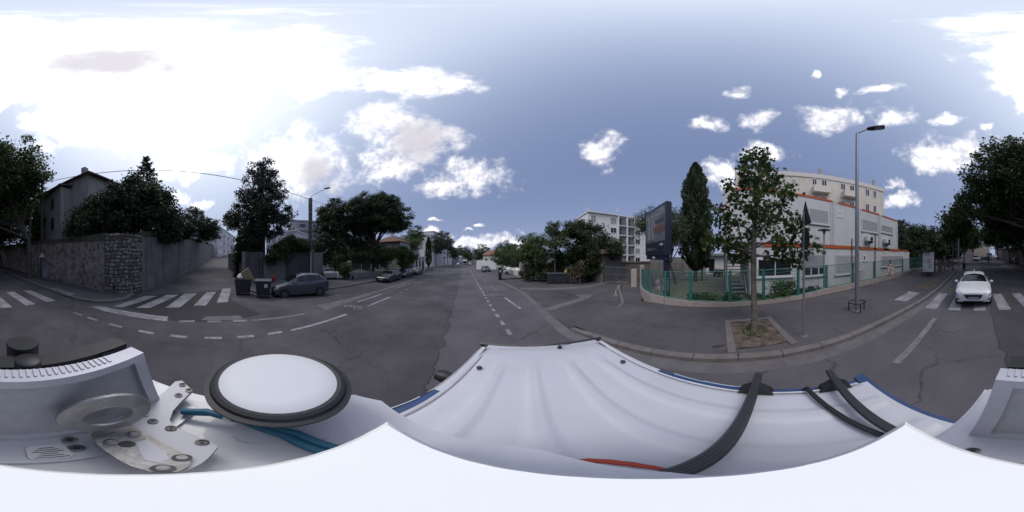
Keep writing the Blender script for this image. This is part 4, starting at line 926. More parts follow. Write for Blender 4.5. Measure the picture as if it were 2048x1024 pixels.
for z in (.15,1.0,1.75): fbox(m,a,u,n,0,L,z0+z,z0+z+.06,-.03,.03)
for s in (0,L*.5,L-.06): fbox(m,a,u,n,s,s+.06,z0+.1,z0+1.85,-.028,.028)
m.build('gate_frame', GATE, o)
for k in range(1,26): m = MB(); fbox(m,a,u,n,k*L/26-.012,k*L/26+.012,z0+.2,z0+1.75,-.012,.012); m.build('bar', GATE, o)
PINKC = mat('pink_render', (.42,.36,.33), .85, .12, 3, .1)
q = P(1268,14.6); m = MB(); m.bbox((q[0],q[1],gz(*q)+.85),(.5,.5,1.75),.02,.5); pl = m.build('gate_pillar', PINKC); tag(pl, 'pale pink gate pillar with letter slot', 'pillar')
m = MB(); m.box((q[0]-.26,q[1]-.02,gz(*q)+1.15),(.02,.12,.2),.5); m.build('letter_slot', SLOT, pl)
q = P(1041,24.2); m = MB(); m.bbox((q[0],q[1],gz(*q)+1.0),(.28,.3,2.2),.03); pl = m.build('gate_post', mat('white_stucco', (.5,.49,.47))); tag(pl, 'tall narrow white post at the end of the hedge', 'pillar')
m = MB(); m.lathe([(.0,-.16),(.13,-.08),(.16,.0),(.13,.1),(.0,.16)], 10, (q[0],q[1],gz(*q)+2.25)); m.build('ball', mat('white_stucco',(.5,.49,.47)), pl, True)
a, c = P(1043,25), P(1128,21.5); u, n, L = frame(a,c); m = MB(); fbox(m,a,u,n,0,L,-1.5,1.5,-.3,0); o = m.build('garden_wall', HUT); tag(o, 'dim garden wall behind the ash trees and bins', 'wall')
a, c = P(1005,42), P(1041,24.6); u, n, L = frame(a,c); m = MB(); fbox(m,a,u,n,0,L,-2,.25,-.2,0); o = m.build('car_park_wall', mat('white_stucco',(.5,.49,.47))); tag(o, 'low cream wall in front of the blue parked cars', 'wall')
# cottage
a, c = P(966,66), P(1013,60); u, n, L = frame(a,c); pl = parallelo(a,c,9); o = block('cottage', 'white cottage with orange red tile roof on the right side of the avenue', pl, -3, 3.1, mat('white_stucco',(.5,.49,.47)))
m = MB(); z0, z1 = 3.1, 5.2; pa = [Vector((*a,0))+u*s+n*d for s,d in ((-.4,.5),(L+.4,.5),(L+.4,-9.5),(-.4,-9.5))]; rg = [Vector((*a,0))+u*s-n*4.5 for s in (-.4,L+.4)]
m.add([(p.x,p.y,z0) for p in pa]+[(p.x,p.y,z1) for p in rg], [(0,1,5,4),(2,3,4,5),(1,2,5),(3,0,4),(3,2,1,0)]); m.build('roof', mat('orange_tiles', (.20,.082,.06), .85, .3, 2, .4), o)
m = MB(); fbox(m,a,u,n,L*.42,L*.52,4.6,5.9,-5,-4); m.build('chimney', WHITEF, o)
for s in (L*.15,L*.4): fwin(o, a, u, n, s, 1.0, 1.0, 1.3, DKFRAME)
a, c = P(953,50), P(993,47); u, n, L = frame(a,c); m = MB(); fbox(m,a,u,n,0,L,-3,1.35,-.3,0); o = m.build('white_wall', WH1); tag(o, 'bright white wall in front of the cottage', 'wall')
# blocks down the avenue
flats('pale_apartment_block', 'pale block with red balcony strip down the avenue left side', P(836,76), P(866,72), 12, -3, 13.6, WH1, 4, (.12,.3,.5,.7,.88), 2.9)
A, B = P(866.3,72.1), P(880,86); o = flats('pale_apartment_wing', 'end wing of the pale block facing the avenue', A, B, 10, -3, 11.9, WH1, 4, (.2,.5,.8), 2.9, balc=(0,))
flats('far_apartment_block', 'second pale block farther down the avenue', P(886,95), P(903,104), 12, -4, 12.0, WH1, 4, (.2,.5,.8), 2.9)
flats('far_grey_block', 'grey slab block at the far end of the avenue', P(905,122), P(917,150), 12, -4, 9.2, GREYB, 3, (.2,.5,.8), 2.9, w=2)
A, B = P(532,44), P(592,40); flats('terrace_block', 'low white block seen through the magnolia branches', A, B, 12, 0, 8.8, WH1, 2, (.1,.28,.5,.7,.9), 2.9, top=2.0)
A, B = P(585,50), P(640,52); flats('stepped_block', 'grey concrete block with deep balconies behind the street light pole', A, B, 12, 0, 13.6, GREYB, 3, (.12,.34,.6,.85), 3.0, w=2.4, h=1.7, balc=(1,3))
A, B = P(436,57), P(469.5,92); flats('street_block', 'long white block with balconies at the top of the side street', A, B, 12, 0, 13.2, WH1, 4, (.06,.16,.26,.38,.5,.62,.75,.88), 2.9, balc=(2,4,6))
q = A; u, n, L = frame(A,B)
A, B = P(376,66), P(418,62); flats('hillside_house', 'grey house end behind the leaning street trees', A, B, 8, 0, 9.4, GREYB, 2, (.3,.7), 3)
# behind
A, B = P(1928,66), P(1944,60); flats('cream_house', 'cream house with brown shutters up the avenue', A, B, 8, 0, 7.6, mat('cream_render', (.42,.36,.30), .9, .1), 2, (.3,.7), 2.8, pm=SHUT)
A, B = P(1990,110), P(2018,98); flats('pale_town_house', 'pale town house closing the avenue behind the motorcyclist', A, B, 10, 0, 9.5, GREYB, 3, (.15,.4,.65,.88), 2.8)
A, B = P(1838,52), P(1880,60); flats('flat_roofed_block', 'tan flat roofed block showing above the dark trees', A, B, 10, 0, 11.2, mat('tan_render', (.27,.235,.21), .9, .1), 1, (.75,), 2.9, w=2.2)
# ---- beige apartment block behind the classrooms
BEIGE = mat('beige_block_render', (.60,.54,.48), .9, .08, .7, streak=.18)
A, B = (24.9,-2.5),(17.1,-26.9); u, n, L = frame(A,B)
o = block('beige_apartment_block', 'beige apartment block with balconies rising behind the prefab classrooms', parallelo(A,B,12), 0, 15.9, BEIGE)
m = MB(); fbox(m,A,u,n,-.1,L+.1,15.9,16.7,-12,.12); m.build('parapet', mat('parapet_render', (.62,.58,.55), .9, .08), o)
m = MB(); fbox(m,A,u,n,-.1,.7,0,16.7,.12,.6); fbox(m,A,u,n,.7,4.2,15.6,16.7,.12,.62); m.build('end_fin', BEIGE, o)
for z in (14.0,11.2,8.4):
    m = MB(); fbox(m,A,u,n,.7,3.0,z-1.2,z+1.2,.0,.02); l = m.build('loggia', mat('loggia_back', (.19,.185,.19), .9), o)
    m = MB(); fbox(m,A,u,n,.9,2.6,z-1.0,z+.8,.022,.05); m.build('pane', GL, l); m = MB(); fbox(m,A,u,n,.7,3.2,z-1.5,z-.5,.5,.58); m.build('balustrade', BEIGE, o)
for pa, pb, y0, y1 in ((1583,1593,358,371),(1624,1634,357,371),(1643,1654,359,373),(1681,1691,366,381),(1699,1709,370,384),(1731,1739,377,393),(1746,1753,381,397),(1624,1634,391,404),(1643,1654,394,406),(1681,1691,401,415),(1699,1709,404,417),(1731,1739,407,424),(1746,1753,410,426)):
    s0, z1 = onplane(pa,y0,A,B); s1, z0 = onplane(pb,y1,A,B); fwin(o, A, u, n, (s0+s1)/2, (z0+z1)/2, abs(s1-s0), z1-z0, WHITEF, random.choice((GL,GL,SHUT)), 1, False, .09)
for pa, pb, y0, y1 in ((1624,1657,371,390),(1684,1711,380,399)):
    s0, z1 = onplane(pa,y0,A,B); s1, z0 = onplane(pb,y1,A,B)
    m = MB(); fbox(m,A,u,n,s0,s1,z0,z1-.3,.0,1.15); m.build('balcony', mat('balcony_render', (.64,.57,.51), .9, .06), o)
for s in (1.4,13.5,24.5):
    m = MB(); fbox(m,A,u,n,s-.28,s+.28,16.6,19.0,-2,-1.5); m.build('chimney', mat('chimney_grey', (.36,.34,.34), .9, .1), o)
m = MB(); a = Vector((*A,0))
for z in (17.4,17.9): m.tube([a+u*s-n*.8+Vector((0,0,z)) for s in (6,9,12,15,18)], .03, 5)
for s in (6,7.5,9,10.5,12,13.5,15,16.5,18): m.tube([a+u*s-n*.8+Vector((0,0,16.6)),a+u*s-n*.8+Vector((0,0,17.9))], .025, 5)
m.build('roof_railing', GREYM, o)
# ---- prefab classrooms
PANEL = mat('prefab_panel', (.54,.54,.57), .55, .05, 1.0, .0, streak=.12); PANEL2 = mat('prefab_trim', (.50,.50,.54), .5, .05); ORANGE = mat('orange_fascia', (.42,.095,.03), .55, .1)
A, B = (10.0,-1.75),(9.25,-21.4); u, n, L = frame(A,B)
o = thing('prefab_classrooms', 'two storey grey prefab classroom block with orange fascia bands', 'building', (10,-2,gz(10,-2)))
for k, (s0, s1) in enumerate(((0,5.0),(5.0,9.1),(9.1,13.4),(13.4,19.6))):
    m = MB(); fbox(m,A,u,n,s0+.02,s1-.02,.05,3.28,-6,0); m.build('module', PANEL, o)
UB = [-1.6]+[onplane(px,450,A,B)[0] for px in (1665,1716,1758.5)]+[16.2]
print('UB',UB)
for k, (s0, s1) in enumerate(zip(UB,UB[1:])):
    m = MB(); fbox(m,A,u,n,s0+.02,s1-.02,3.55,7.0,-6,.02); m.build('module', PANEL, o)
    for q0_, q1_ in ((s0+.02,s0+.2),(s1-.2,s1-.02)): m = MB(); fbox(m,A,u,n,q0_,q1_,3.56,6.98,.02,.06); m.build('corner_post', PANEL2, o)
    m = MB(); fbox(m,A,u,n,s0+.5,s1-.05,7.0,7.17,-.3,.05); m.build('fascia', ORANGE, o)
    m = MB(); fbox(m,A,u,n,s0+.02,s0+.5,6.99,7.15,-.3,.045); m.build('fascia_end', PANEL2, o)
m = MB(); fbox(m,A,u,n,-1.5,16.1,3.28,3.55,-6,-.12); m.build('gap', SLOT, o)
for s0, s1 in ((.9,4.4),(5.4,8.7),(9.4,11.4),(11.8,13.2),(14.2,17.0),(17.9,19.0)): m = MB(); fbox(m,A,u,n,s0,s1,3.29,3.53,-.2,.05); m.build('fascia', ORANGE, o)
m = MB(); fbox(m,A,u,n,.05,.9,3.29,3.5,-.1,.045); lg = m.build('maker_plate', WHITEF, o)
m = MB()
for k in range(7): fbox(m,A,u,n,.22+k*.09,.28+k*.09,3.35,3.35+(.09,.07,.1)[k%3],.045,.049)
m.build('plate_lettering', mat('blue_lettering', (.05,.09,.30), .6), lg)
SHS = mat('roller_shutter', (.37,.37,.40), .6, .04)
def shutter(pa, pb, y0, y1, open_=0.0):
    s0, z1 = onplane(pa,y0,A,B); s1, z0 = onplane(pb,y1,A,B); zc = (z0+z1)/2
    w = fwin(o, A, u, n, (s0+s1)/2, zc, s1-s0, z1-z0, PANEL2, GL, 0, True, .1)
    m = MB(); nn = 12; zz = z0+.1+(z1-z0-.2)*open_
    for k in range(nn): h = (z1-.1-zz)/nn; fbox(m,A,u,n,s0+.1,s1-.1,zz+k*h+.01,zz+(k+1)*h-.004,.012,.04)
    m.build('roller_shutter', SHS, w)
    if open_:
        for k in (1,2): q = s0+(s1-s0)*k/3; m = MB(); fbox(m,A,u,n,q-.04,q+.04,z0+.1,zz,.013,.05); m.build('window_mullion', WHITEF, w)
shutter(1617,1657,415,451); shutter(1723,1755,437,467); shutter(1762,1785,448,469,.12); shutter(1606,1651,508,550,.35); shutter(1670,1711,509,546); shutter(1762,1806,511,530)
s0, z1 = onplane(1514,517,A,B); s1, z0 = onplane(1584,552,A,B); fwin(o, A, u, n, (s0+s1)/2, (z0+z1)/2, s1-s0, z1-z0, WHITEF, GL, 1, True, .09)
for pa, pb, y0, y1 in ((1674,1684,420,436),(1725,1732,509,523)):
    s0, z1 = onplane(pa,y0,A,B); s1, z0 = onplane(pb,y1,A,B); fwin(o, A, u, n, (s0+s1)/2, (z0+z1)/2, s1-s0, z1-z0, WHITEF, GL, 0, False, .16)
for pa, pb, y0, y1, lb in ((1728,1741,473,483,'air conditioning unit below the middle upper shutter'),(1765,1776,478,487,'air conditioning unit below the last upper shutter')):
    s0, z1 = onplane(pa,y0,A,B); s1, z0 = onplane(pb,y1,A,B); t = thing('air_conditioner', lb, 'air conditioner', tuple(Vector((A[0],A[1],z0))+u*s0+n*.2))
    m = MB(); fbox(m,A,u,n,s0,s1,z0,z1,.08,.42); m.build('casing', WHITEF, t)
    m = MB(); c = Vector((A[0],A[1],(z0+z1)/2))+u*(s0*.35+s1*.65)+n*.43; ring = [c+u*(.2*math.cos(k*.628))+Vector((0,0,.2*math.sin(k*.628))) for k in range(10)]; m.add(ring+[p+n*.01 for p in ring], [tuple(range(10,20))]+[(k,(k+1)%10,10+(k+1)%10,10+k) for k in range(10)]); m.build('fan_grille', SLOT, t)
    m = MB(); fbox(m,A,u,n,s0+.1,s0+.14,z0-.2,z0-.002,.0,.4); m.build('bracket', GREYM, t); m = MB(); fbox(m,A,u,n,s1-.14,s1-.1,z0-.2,z0-.002,.0,.4); m.build('bracket', GREYM, t)
a = Vector((A[0],A[1],0))
for s_, zs_ in ((8.35,(.2,3.2,3.9,4.2)),(11.6,(.2,2.5,5.0))): m = MB(); m.tube([a+u*s_+n*.08+Vector((0,0,z)) for z in zs_], .04, 6); m.build('drainpipe', DKFRAME, o)
# outside stair of the classrooms
STEEL = mat('grey_stair_steel', (.17,.175,.19), .55, .1, metal=.4)
so_ = thing('outdoor_staircase', 'open steel staircase climbing beside the prefab classrooms', 'staircase', (10.3,-.9,gz(10.3,-.9)))
for k in range(15):
    m = MB(); m.box((9.7+k*.235,-1.05,.25+k*.215),(.28,1.05,.04)); m.build('tread', STEEL, so_)
for yy in (-.5,-1.6): m = MB(); m.extr([(0,0),(.3,0),(3.75,3.25),(3.75,3.5),(3.3,3.5),(0,.35)], (9.5,yy,.12), (1,0,0), (0,0,1), (0,1,0), .04); m.build('stringer', STEEL, so_)
m = MB(); m.box((11.2,-1.05,3.42),(3.6,1.5,.12)); m.build('landing', STEEL, so_)
for x, y in ((9.55,-.35),(9.6,-1.72),(12.9,-.35)): m = MB(); m.tube([(x,y,0),(x,y,4.3 if y > -1 else 3.4)], .05, 8); m.build('post', GREYM, so_)
for z in (3.95,4.45): m = MB(); m.tube([(9.55,-.35,z),(12.9,-.35,z)], .025, 6); m.build('handrail', GREYM, so_)
# white pavilion deeper in the yard
a, c = P(1412,24), P(1466,22); u2, n2, L2 = frame(a,c); o = block('pavilion', 'low white pavilion behind the cypress in the yard', parallelo(a,c,6), gz(*a), 2.75, WH1)
m = MB(); fbox(m,a,u2,n2,-.3,L2+.3,2.75,3.05,-6.2,.5); m.build('roof_slab', mat('grey_roof_edge', (.28,.28,.29), .8), o); fwin(o, a, u2, n2, 1.0, 1.3, .9, 2.0, DKFRAME, GL, 0, False)
a, c = P(1288,26), P(1368,25); u2, n2, L2 = frame(a,c); m = MB(); fbox(m,a,u2,n2,0,L2,-.5,1.7,-.25,0); o = m.build('playground_wall', HUT); tag(o, 'long grey yard wall behind the billboard and olive tree', 'wall')
# ---- green mesh fence on its curved plinth
GREEN = mat('green_fence_paint', (.04,.165,.155), .5, .12); PLINTH = mat('pink_plinth', (.36,.31,.29), .85, .12, 2, .1, streak=.2)
fpath = [(11.3,5.85),(10.3,5.35),(9.4,4.75),(8.7,3.95),(8.3,2.9),(8.12,1.5),(8.05,-.5),(8.05,-2.2),(8.08,-4.2),(8.12,-6.2),(8.1,-8.6),(7.95,-11),(7.8,-13.4),(7.65,-15.8),(7.55,-18.2),(7.45,-20.8),(7.4,-24)]
fo = thing('green_fence', 'green mesh panel fence on a curved pale plinth round the school yard', 'fence', (8.3,2.9,gz(8.3,2.9)))
def ph(y): return .52 if y > 4.5 else .50-.33*min(1,max(0,(4.5-y)/4.5)) if y > 0 else (.20 if y > -6 else .36)
for k, (a, c) in enumerate(zip(fpath, fpath[1:])):
    dx, dy = c[0]-a[0], c[1]-a[1]; Lh = math.hypot(dx,dy); nx, ny = dy/Lh*.22, -dx/Lh*.22
    if nx < 0: nx, ny = -nx, -ny
    pa = [(a[0]-.11,a[1]),(c[0]-.11,c[1]),(c[0]+.11,c[1]),(a[0]+.11,a[1])] if k > 3 else [(a[0]-nx/2,a[1]-ny/2),(c[0]-nx/2,c[1]-ny/2),(c[0]+nx/2,c[1]+ny/2),(a[0]+nx/2,a[1]+ny/2)]
    step = (a[1] <= -6.2); h0 = ph(-7) if step else ph(a[1]); h1 = ph(-7) if step else ph(c[1])
    m = MB(); m.prism(pa, [gz(*p)-.1 for p in pa], [gz(*pa[0])+KH+h0,gz(*pa[1])+KH+h1,gz(*pa[2])+KH+h1,gz(*pa[3])+KH+h0]); m.build('plinth', PLINTH, fo)
    p0 = Vector((a[0],a[1],gz(*a)+KH+h0)); p1 = Vector((c[0],c[1],gz(*c)+KH+h1)); top = 1.92
    t0, t1 = gz(*a)+top, gz(*c)+top
    q0, q1 = p0.lerp(p1,.035), p0.lerp(p1,.965)
    m = MB()
    for q, t in ((p0,t0),): m.tube([q-Vector((0,0,.1)),Vector((q.x,q.y,t+.06))], .045, 8)
    m.build('post', GREEN, fo)
    z = lambda q, f, tt: Vector((q.x,q.y,q.z+.05+(tt-q.z-.05)*f))
    m = MB(); m.tube([z(q0,0,t0),z(q0,1,t0),z(q1,1,t1),z(q1,0,t1),z(q0,0,t0)], .03, 6); m.build('panel_frame', GREEN, fo)
    m = MB(); nv = int(Lh/.075)
    for j in range(1,nv): f = j/nv; b0 = z(q0,0,t0).lerp(z(q1,0,t1),f); b1 = z(q0,1,t0).lerp(z(q1,1,t1),f); m.tube([b0,b1], .0055, 3, False)
    for j in range(1,9): m.tube([z(q0,j/9,t0),z(q1,j/9,t1)], .008, 3, False)
    m.build('wire_mesh', GREEN, fo)
m = MB(); q = (11.4,5.9); m.bbox((q[0],q[1],gz(*q)+1.1),(.34,.34,2.1),.02,.4); tag(m.build('end_pillar', PLINTH), 'square pale end pillar of the green fence', 'pillar')
# ================================================================ street furniture
STEELP = mat('lamp_post_grey', (.27,.28,.31), .45, .08, 4, metal=.5); BLACK = mat('black_plastic', (.018,.018,.020), .5, .2, 10)
DARKM = mat('dark_metal', (.045,.045,.05), .5, .15, metal=.3); SIGNB = mat('sign_back', (.055,.055,.055), .6, .15, metal=.2); WHITEP = mat('white_print', (.62,.61,.62), .6, .06)
# soil pit
px0, px1, py0, py1 = 3.75, 6.1, -1.95, -.18
to = thing('tree_pit', 'square soil pit with concrete edging round the young plane tree', 'tree pit', (4.9,-1.05,gz(4.9,-1.05)))
zf = lambda y, d: gz(0,y)+d
m = MB(); n = 14; V = []; F = []
for i in range(n+1):
    for j in range(n+1):
        x = 3.95+(px1-.2-3.95)*i/n; y = py0+.2+(py1-.2-py0-.2)*j/n; V.append((x,y,zf(y,.142+.03*math.sin(x*5)*math.sin(y*7)*.6+random.uniform(0,.02))))
for i in range(n):
    for j in range(n): a = i*(n+1)+j; F.append((a,a+1,a+n+2,a+n+1))
m.add(V,F); m.build('soil', SOIL, to)
for q in ([(3.75,py0),(px1,py0),(px1,py0+.2),(3.75,py0+.2)],[(3.75,py1-.2),(px1,py1-.2),(px1,py1),(3.75,py1)],[(px1-.2,py0+.21),(px1,py0+.21),(px1,py1-.21),(px1-.2,py1-.21)]):
    m = MB(); m.prism(q, [zf(p[1],.0) for p in q], [zf(p[1],KH+.035) for p in q]); m.build('edging', CONC, to)
x = MB(); x.sheet([G(1425,692,KH),G(1448,689,KH),G(1450,692,KH),G(1436,696,KH),G(1424,696,KH)], KH+.005); x.build('tar_stain', ASPHN, RPAVE)
# near street lamp
lx, ly = 4.63, -5.17; z0 = gz(lx,ly)+KH
o = thing('street_lamp', 'tall grey street lamp with flat dark head on the near pavement', 'street lamp', (lx,ly,z0))
m = MB(); m.tube([(lx,ly,z0),(lx,ly,z0+3),(lx,ly,z0+6),(lx,ly,9.2)], [.105,.09,.075,.06], 16); m.build('pole', STEELP, o, True)
m = MB(); m.bbox((lx,ly,z0+.02),(.36,.36,.05),.01); m.build('base_plate', STEELP, o)
hd = Vector((-.78,-.62,0)).normalized()
m = MB(); m.tube([(lx,ly,9.15),Vector((lx,ly,9.28))+hd*.12,Vector((lx,ly,9.5))+hd*.45], [.05,.035,.03], 8); m.build('arm', STEELP, o, True)
c = Vector((lx,ly,9.5))+hd*.42; w = Vector((-hd.y,hd.x,0)); up_ = Vector((0,0,1)); fw = (hd*.96+up_*.26).normalized()
m = MB(); m.extr([(-.0,-.06),(.1,-.13),(.3,-.17),(.72,-.17),(.8,-.12),(.8,.12),(.72,.17),(.3,.17),(.1,.13),(0,.06)], c, fw, w, fw.cross(w), .07); hdn = m.build('lamp_head', DARKM, o)
m = MB(); m.extr([(.36,-.13),(.7,-.13),(.7,.13),(.36,.13)], c-fw.cross(w)*.012, fw, w, fw.cross(w), .014); m.build('lens', mat('lamp_lens', (.35,.37,.36), .2, .1), hdn)
g = thing('hoop_guard', 'low dark hoop guard round the foot of the near street lamp', 'guard rail', (lx,ly,z0))
m = MB(); ring = [(lx+.36*math.cos(a),ly+.36*math.sin(a),z0+.42) for a in [k*math.pi/12 for k in range(25)]]; m.tube(ring, .025, 6); m.build('rail', BLACK, g, True)
for a in (.6,2.7,4.4): m = MB(); m.tube([(lx+.36*math.cos(a),ly+.36*math.sin(a),z0),(lx+.36*math.cos(a),ly+.36*math.sin(a),z0+.42)], .025, 6); m.build('leg', BLACK, g)
# road sign seen from behind
sx_, sy_ = 4.07, -2.3; z0 = gz(sx_,sy_)+KH
o = thing('road_sign', 'grey sign pole with round and triangular signs seen from behind', 'road sign', (sx_,sy_,z0))
m = MB(); m.tube([(sx_,sy_,z0),(sx_,sy_,4.02)], .035, 12); m.build('pole', STEELP, o, True); m = MB(); m.lathe([(.13,0),(.12,.03),(.0,.04)], 14, (sx_,sy_,z0)); m.build('footing', CONC, o)
n_ = Vector((-.16,-.987,0)); u_ = Vector((.987,-.16,0))
def plate(poly, zc, mt, nm, off=.04, th=.012):
    k = MB(); k.extr(poly, Vector((sx_,sy_,zc))+n_*off, u_, Vector((0,0,1)), n_, th); return k.build(nm, mt, o)
plate([(.33*math.cos(k*math.pi/14),.33*math.sin(k*math.pi/14)) for k in range(28)], 3.2, SIGNB, 'round_sign')
plate([(-.45,0),(.45,0),(0,.78)], 3.58, SIGNB, 'triangle_sign'); plate([(-.16,0),(.16,0),(.16,.22),(-.16,.22)], 2.62, SIGNB, 'sub_plate')
for z in (3.05,3.4,3.7): m = MB(); m.box((sx_,sy_,z),(.09,.09,.04)); m.build('clamp', STEELP, o)
# yard lamp
q = P(1648,10.6); z0 = gz(*q)+.1; o = thing('yard_lamp', 'small disc topped lamp post inside the green fence', 'street lamp', (*q,z0))
m = MB(); m.tube([(q[0],q[1],z0),(q[0],q[1],4.15)], [.06,.045], 10); m.build('pole', STEELP, o, True); m = MB(); m.lathe([(.07,4.12),(.1,4.2),(.1,4.34),(.09,4.36)], 14, (q[0],q[1],0)); m.build('lantern', mat('lantern_glass', (.3,.3,.31), .2), o)
m = MB(); m.lathe([(.42,4.37),(.43,4.40),(.2,4.46),(.0,4.5)], 22, (q[0],q[1],0)); m.build('disc', DARKM, o, True)
# white electrical cabinets on the fence line
for px, w_, lb in ((1708,.5,'white electrical cabinet behind the fence, left of the lamp pole'),(1719,.42,'white electrical cabinet behind the fence, right of the lamp pole')):
    s_ = P(px,12.6); m = MB(); m.bbox((s_[0]+.0,s_[1],gz(*s_)+.75),(.35,w_,1.3),.02); cb = m.build('cabinet', WHITEP); tag(cb, lb, 'cabinet')
    m = MB(); m.box((s_[0]-.18,s_[1]+.1,gz(*s_)+.55),(.012,.03,.12)); m.build('lock', DKFRAME, cb)
pp = P(1777,19.0); m = MB(); m.box((7.68,-13.3,1.42),(.02,1.15,1.05),-.06); po = m.build('poster', mat('red_white_poster', (.34,.10,.09), .7, .5, 3.5, col2=(.55,.5,.48))); tag(po, 'red and white poster tied to the green fence', 'poster')
m = MB(); m.box((8.46,3.15,1.1),(.02,.75,.75),.25); po = m.build('banner', mat('dark_banner', (.035,.04,.06), .6, .5, 6, col2=(.22,.2,.2))); tag(po, 'dark picture banner hung on the curved green fence', 'banner')
m = MB(); m.box((10.1,5.17,1.2),(.6,.02,.75),.52); po = m.build('banner', mat('orange_banner', (.34,.20,.10), .6, .5, 5, col2=(.5,.45,.4))); tag(po, 'narrow orange and white notice at the end of the green fence', 'banner')
# billboard
A, B = (9.66,3.29),(12.4,6.1); u, n, L = frame(A,B); NAVY = mat('navy_paint', (.018,.024,.048), .45, .1)
o = thing('billboard', 'large navy framed billboard on a thick post behind the fence', 'billboard', (9.95,3.65,gz(9.95,3.65)))
m = MB(); fbox(m,A,u,n,0,L,2.75,6.3,-.36,0); fbox(m,A,u,n,.1,L-.1,2.42,2.75,-.3,-.06); m.build('casing', NAVY, o)
m = MB(); fbox(m,A,u,n,.22,.56,gz(9.9,3.6),2.42,-.35,-.05); m.build('post', NAVY, o)
m = MB(); fbox(m,A,u,n,.22,L-.22,2.95,6.1,0,.012); ps = m.build('poster', mat('poster_print', (.06,.07,.085), .5, .4, 1.4, col2=(.15,.16,.18)), o)
def pr(s0,s1,z0,z1,mt,nm='poster_shape',d=.016): k = MB(); fbox(k,A,u,n,s0,s1,z0,z1,.012,d); k.build(nm, mt, ps)
PW = mat('poster_pale', (.22,.22,.23), .6, .15, 3); PR = mat('poster_red', (.16,.055,.045), .6, .2, 6)
pr(.22,L-.22,2.95,3.72,NAVY,'poster_band'); pr(.5,L-.4,3.12,3.3,PW,'poster_line'); pr(.6,2.6,3.5,3.54,PW,'poster_line')
pr(2.75,3.2,3.95,5.6,PW); pr(2.2,2.5,3.95,5.5,PW); pr(.6,3.4,5.6,5.78,PW)
for k in range(7): pr(.35+k*.27,.35+k*.27+.19,4.35,4.85,PR,'red_letter',.018)
for k in range(5): pr(.4+k*.3,.4+k*.3+.2,5.0,5.3,mat('poster_dark',(.03,.035,.04),.6),'dark_letter',.018)
for k in range(4): pr(.5+k*.13,.58+k*.13,3.42,3.54+(k%2)*.04,WHITEP,'white_letter',.018)
m = MB(); fbox(m,A,u,n,2.0,2.45,2.5,2.66,-.06,-.045); m.build('maker_plate', WHITEP, o)
# bollards and wheel stops at the driveway
for (px,py), lb in (((1232,592),'short pale bollard nearest the driveway kerb'),((1237,579),'short pale bollard behind the nearest one')):
    q = G(px,py); z0 = gz(*q)+.008; o = thing('bollard', lb, 'bollard', (*q,z0), group='driveway bollards'); m = MB(); m.lathe([(.24,0),(.23,.06),(.12,.1),(.10,.12)], 14, (*q,z0)); m.build('base', CONC, o, True); m = MB(); m.lathe([(.085,.1),(.07,.34),(.05,.40),(.0,.41)], 12, (*q,z0)); m.build('post', mat('bollard_paint', (.30,.29,.28), .7, .2, 6), o, True)
YEL = mat('faded_yellow', (.28,.25,.09), .8, .3, 6)
for k, (px,py) in enumerate(((1213,561),(1225,563.5),(1238,565),(1249,567))):
    q = G(px,py); m = MB(); m.bbox((q[0],q[1],gz(*q)+.06),(.75,.3,.12),.03,-.25); tag(m.build('wheel_stop', YEL if k != 1 else GUT), ('leftmost yellow','grey','third yellow','rightmost yellow')[k]+' wheel stop block before the sliding gate', 'wheel stop', 'wheel stops')
# parking meter
q = G(1000,560); z0 = gz(*q); o = thing('parking_meter', 'dark parking meter pillar beside the parking bays', 'parking meter', (*q,z0)); m = MB(); m.bbox((q[0],q[1],z0+.9),(.42,.36,1.75),.05); m.build('body', BLACK, o); m = MB(); m.box((q[0],q[1]-.19,z0+1.25),(.2,.02,.3)); m.build('display', WHITEP, o)
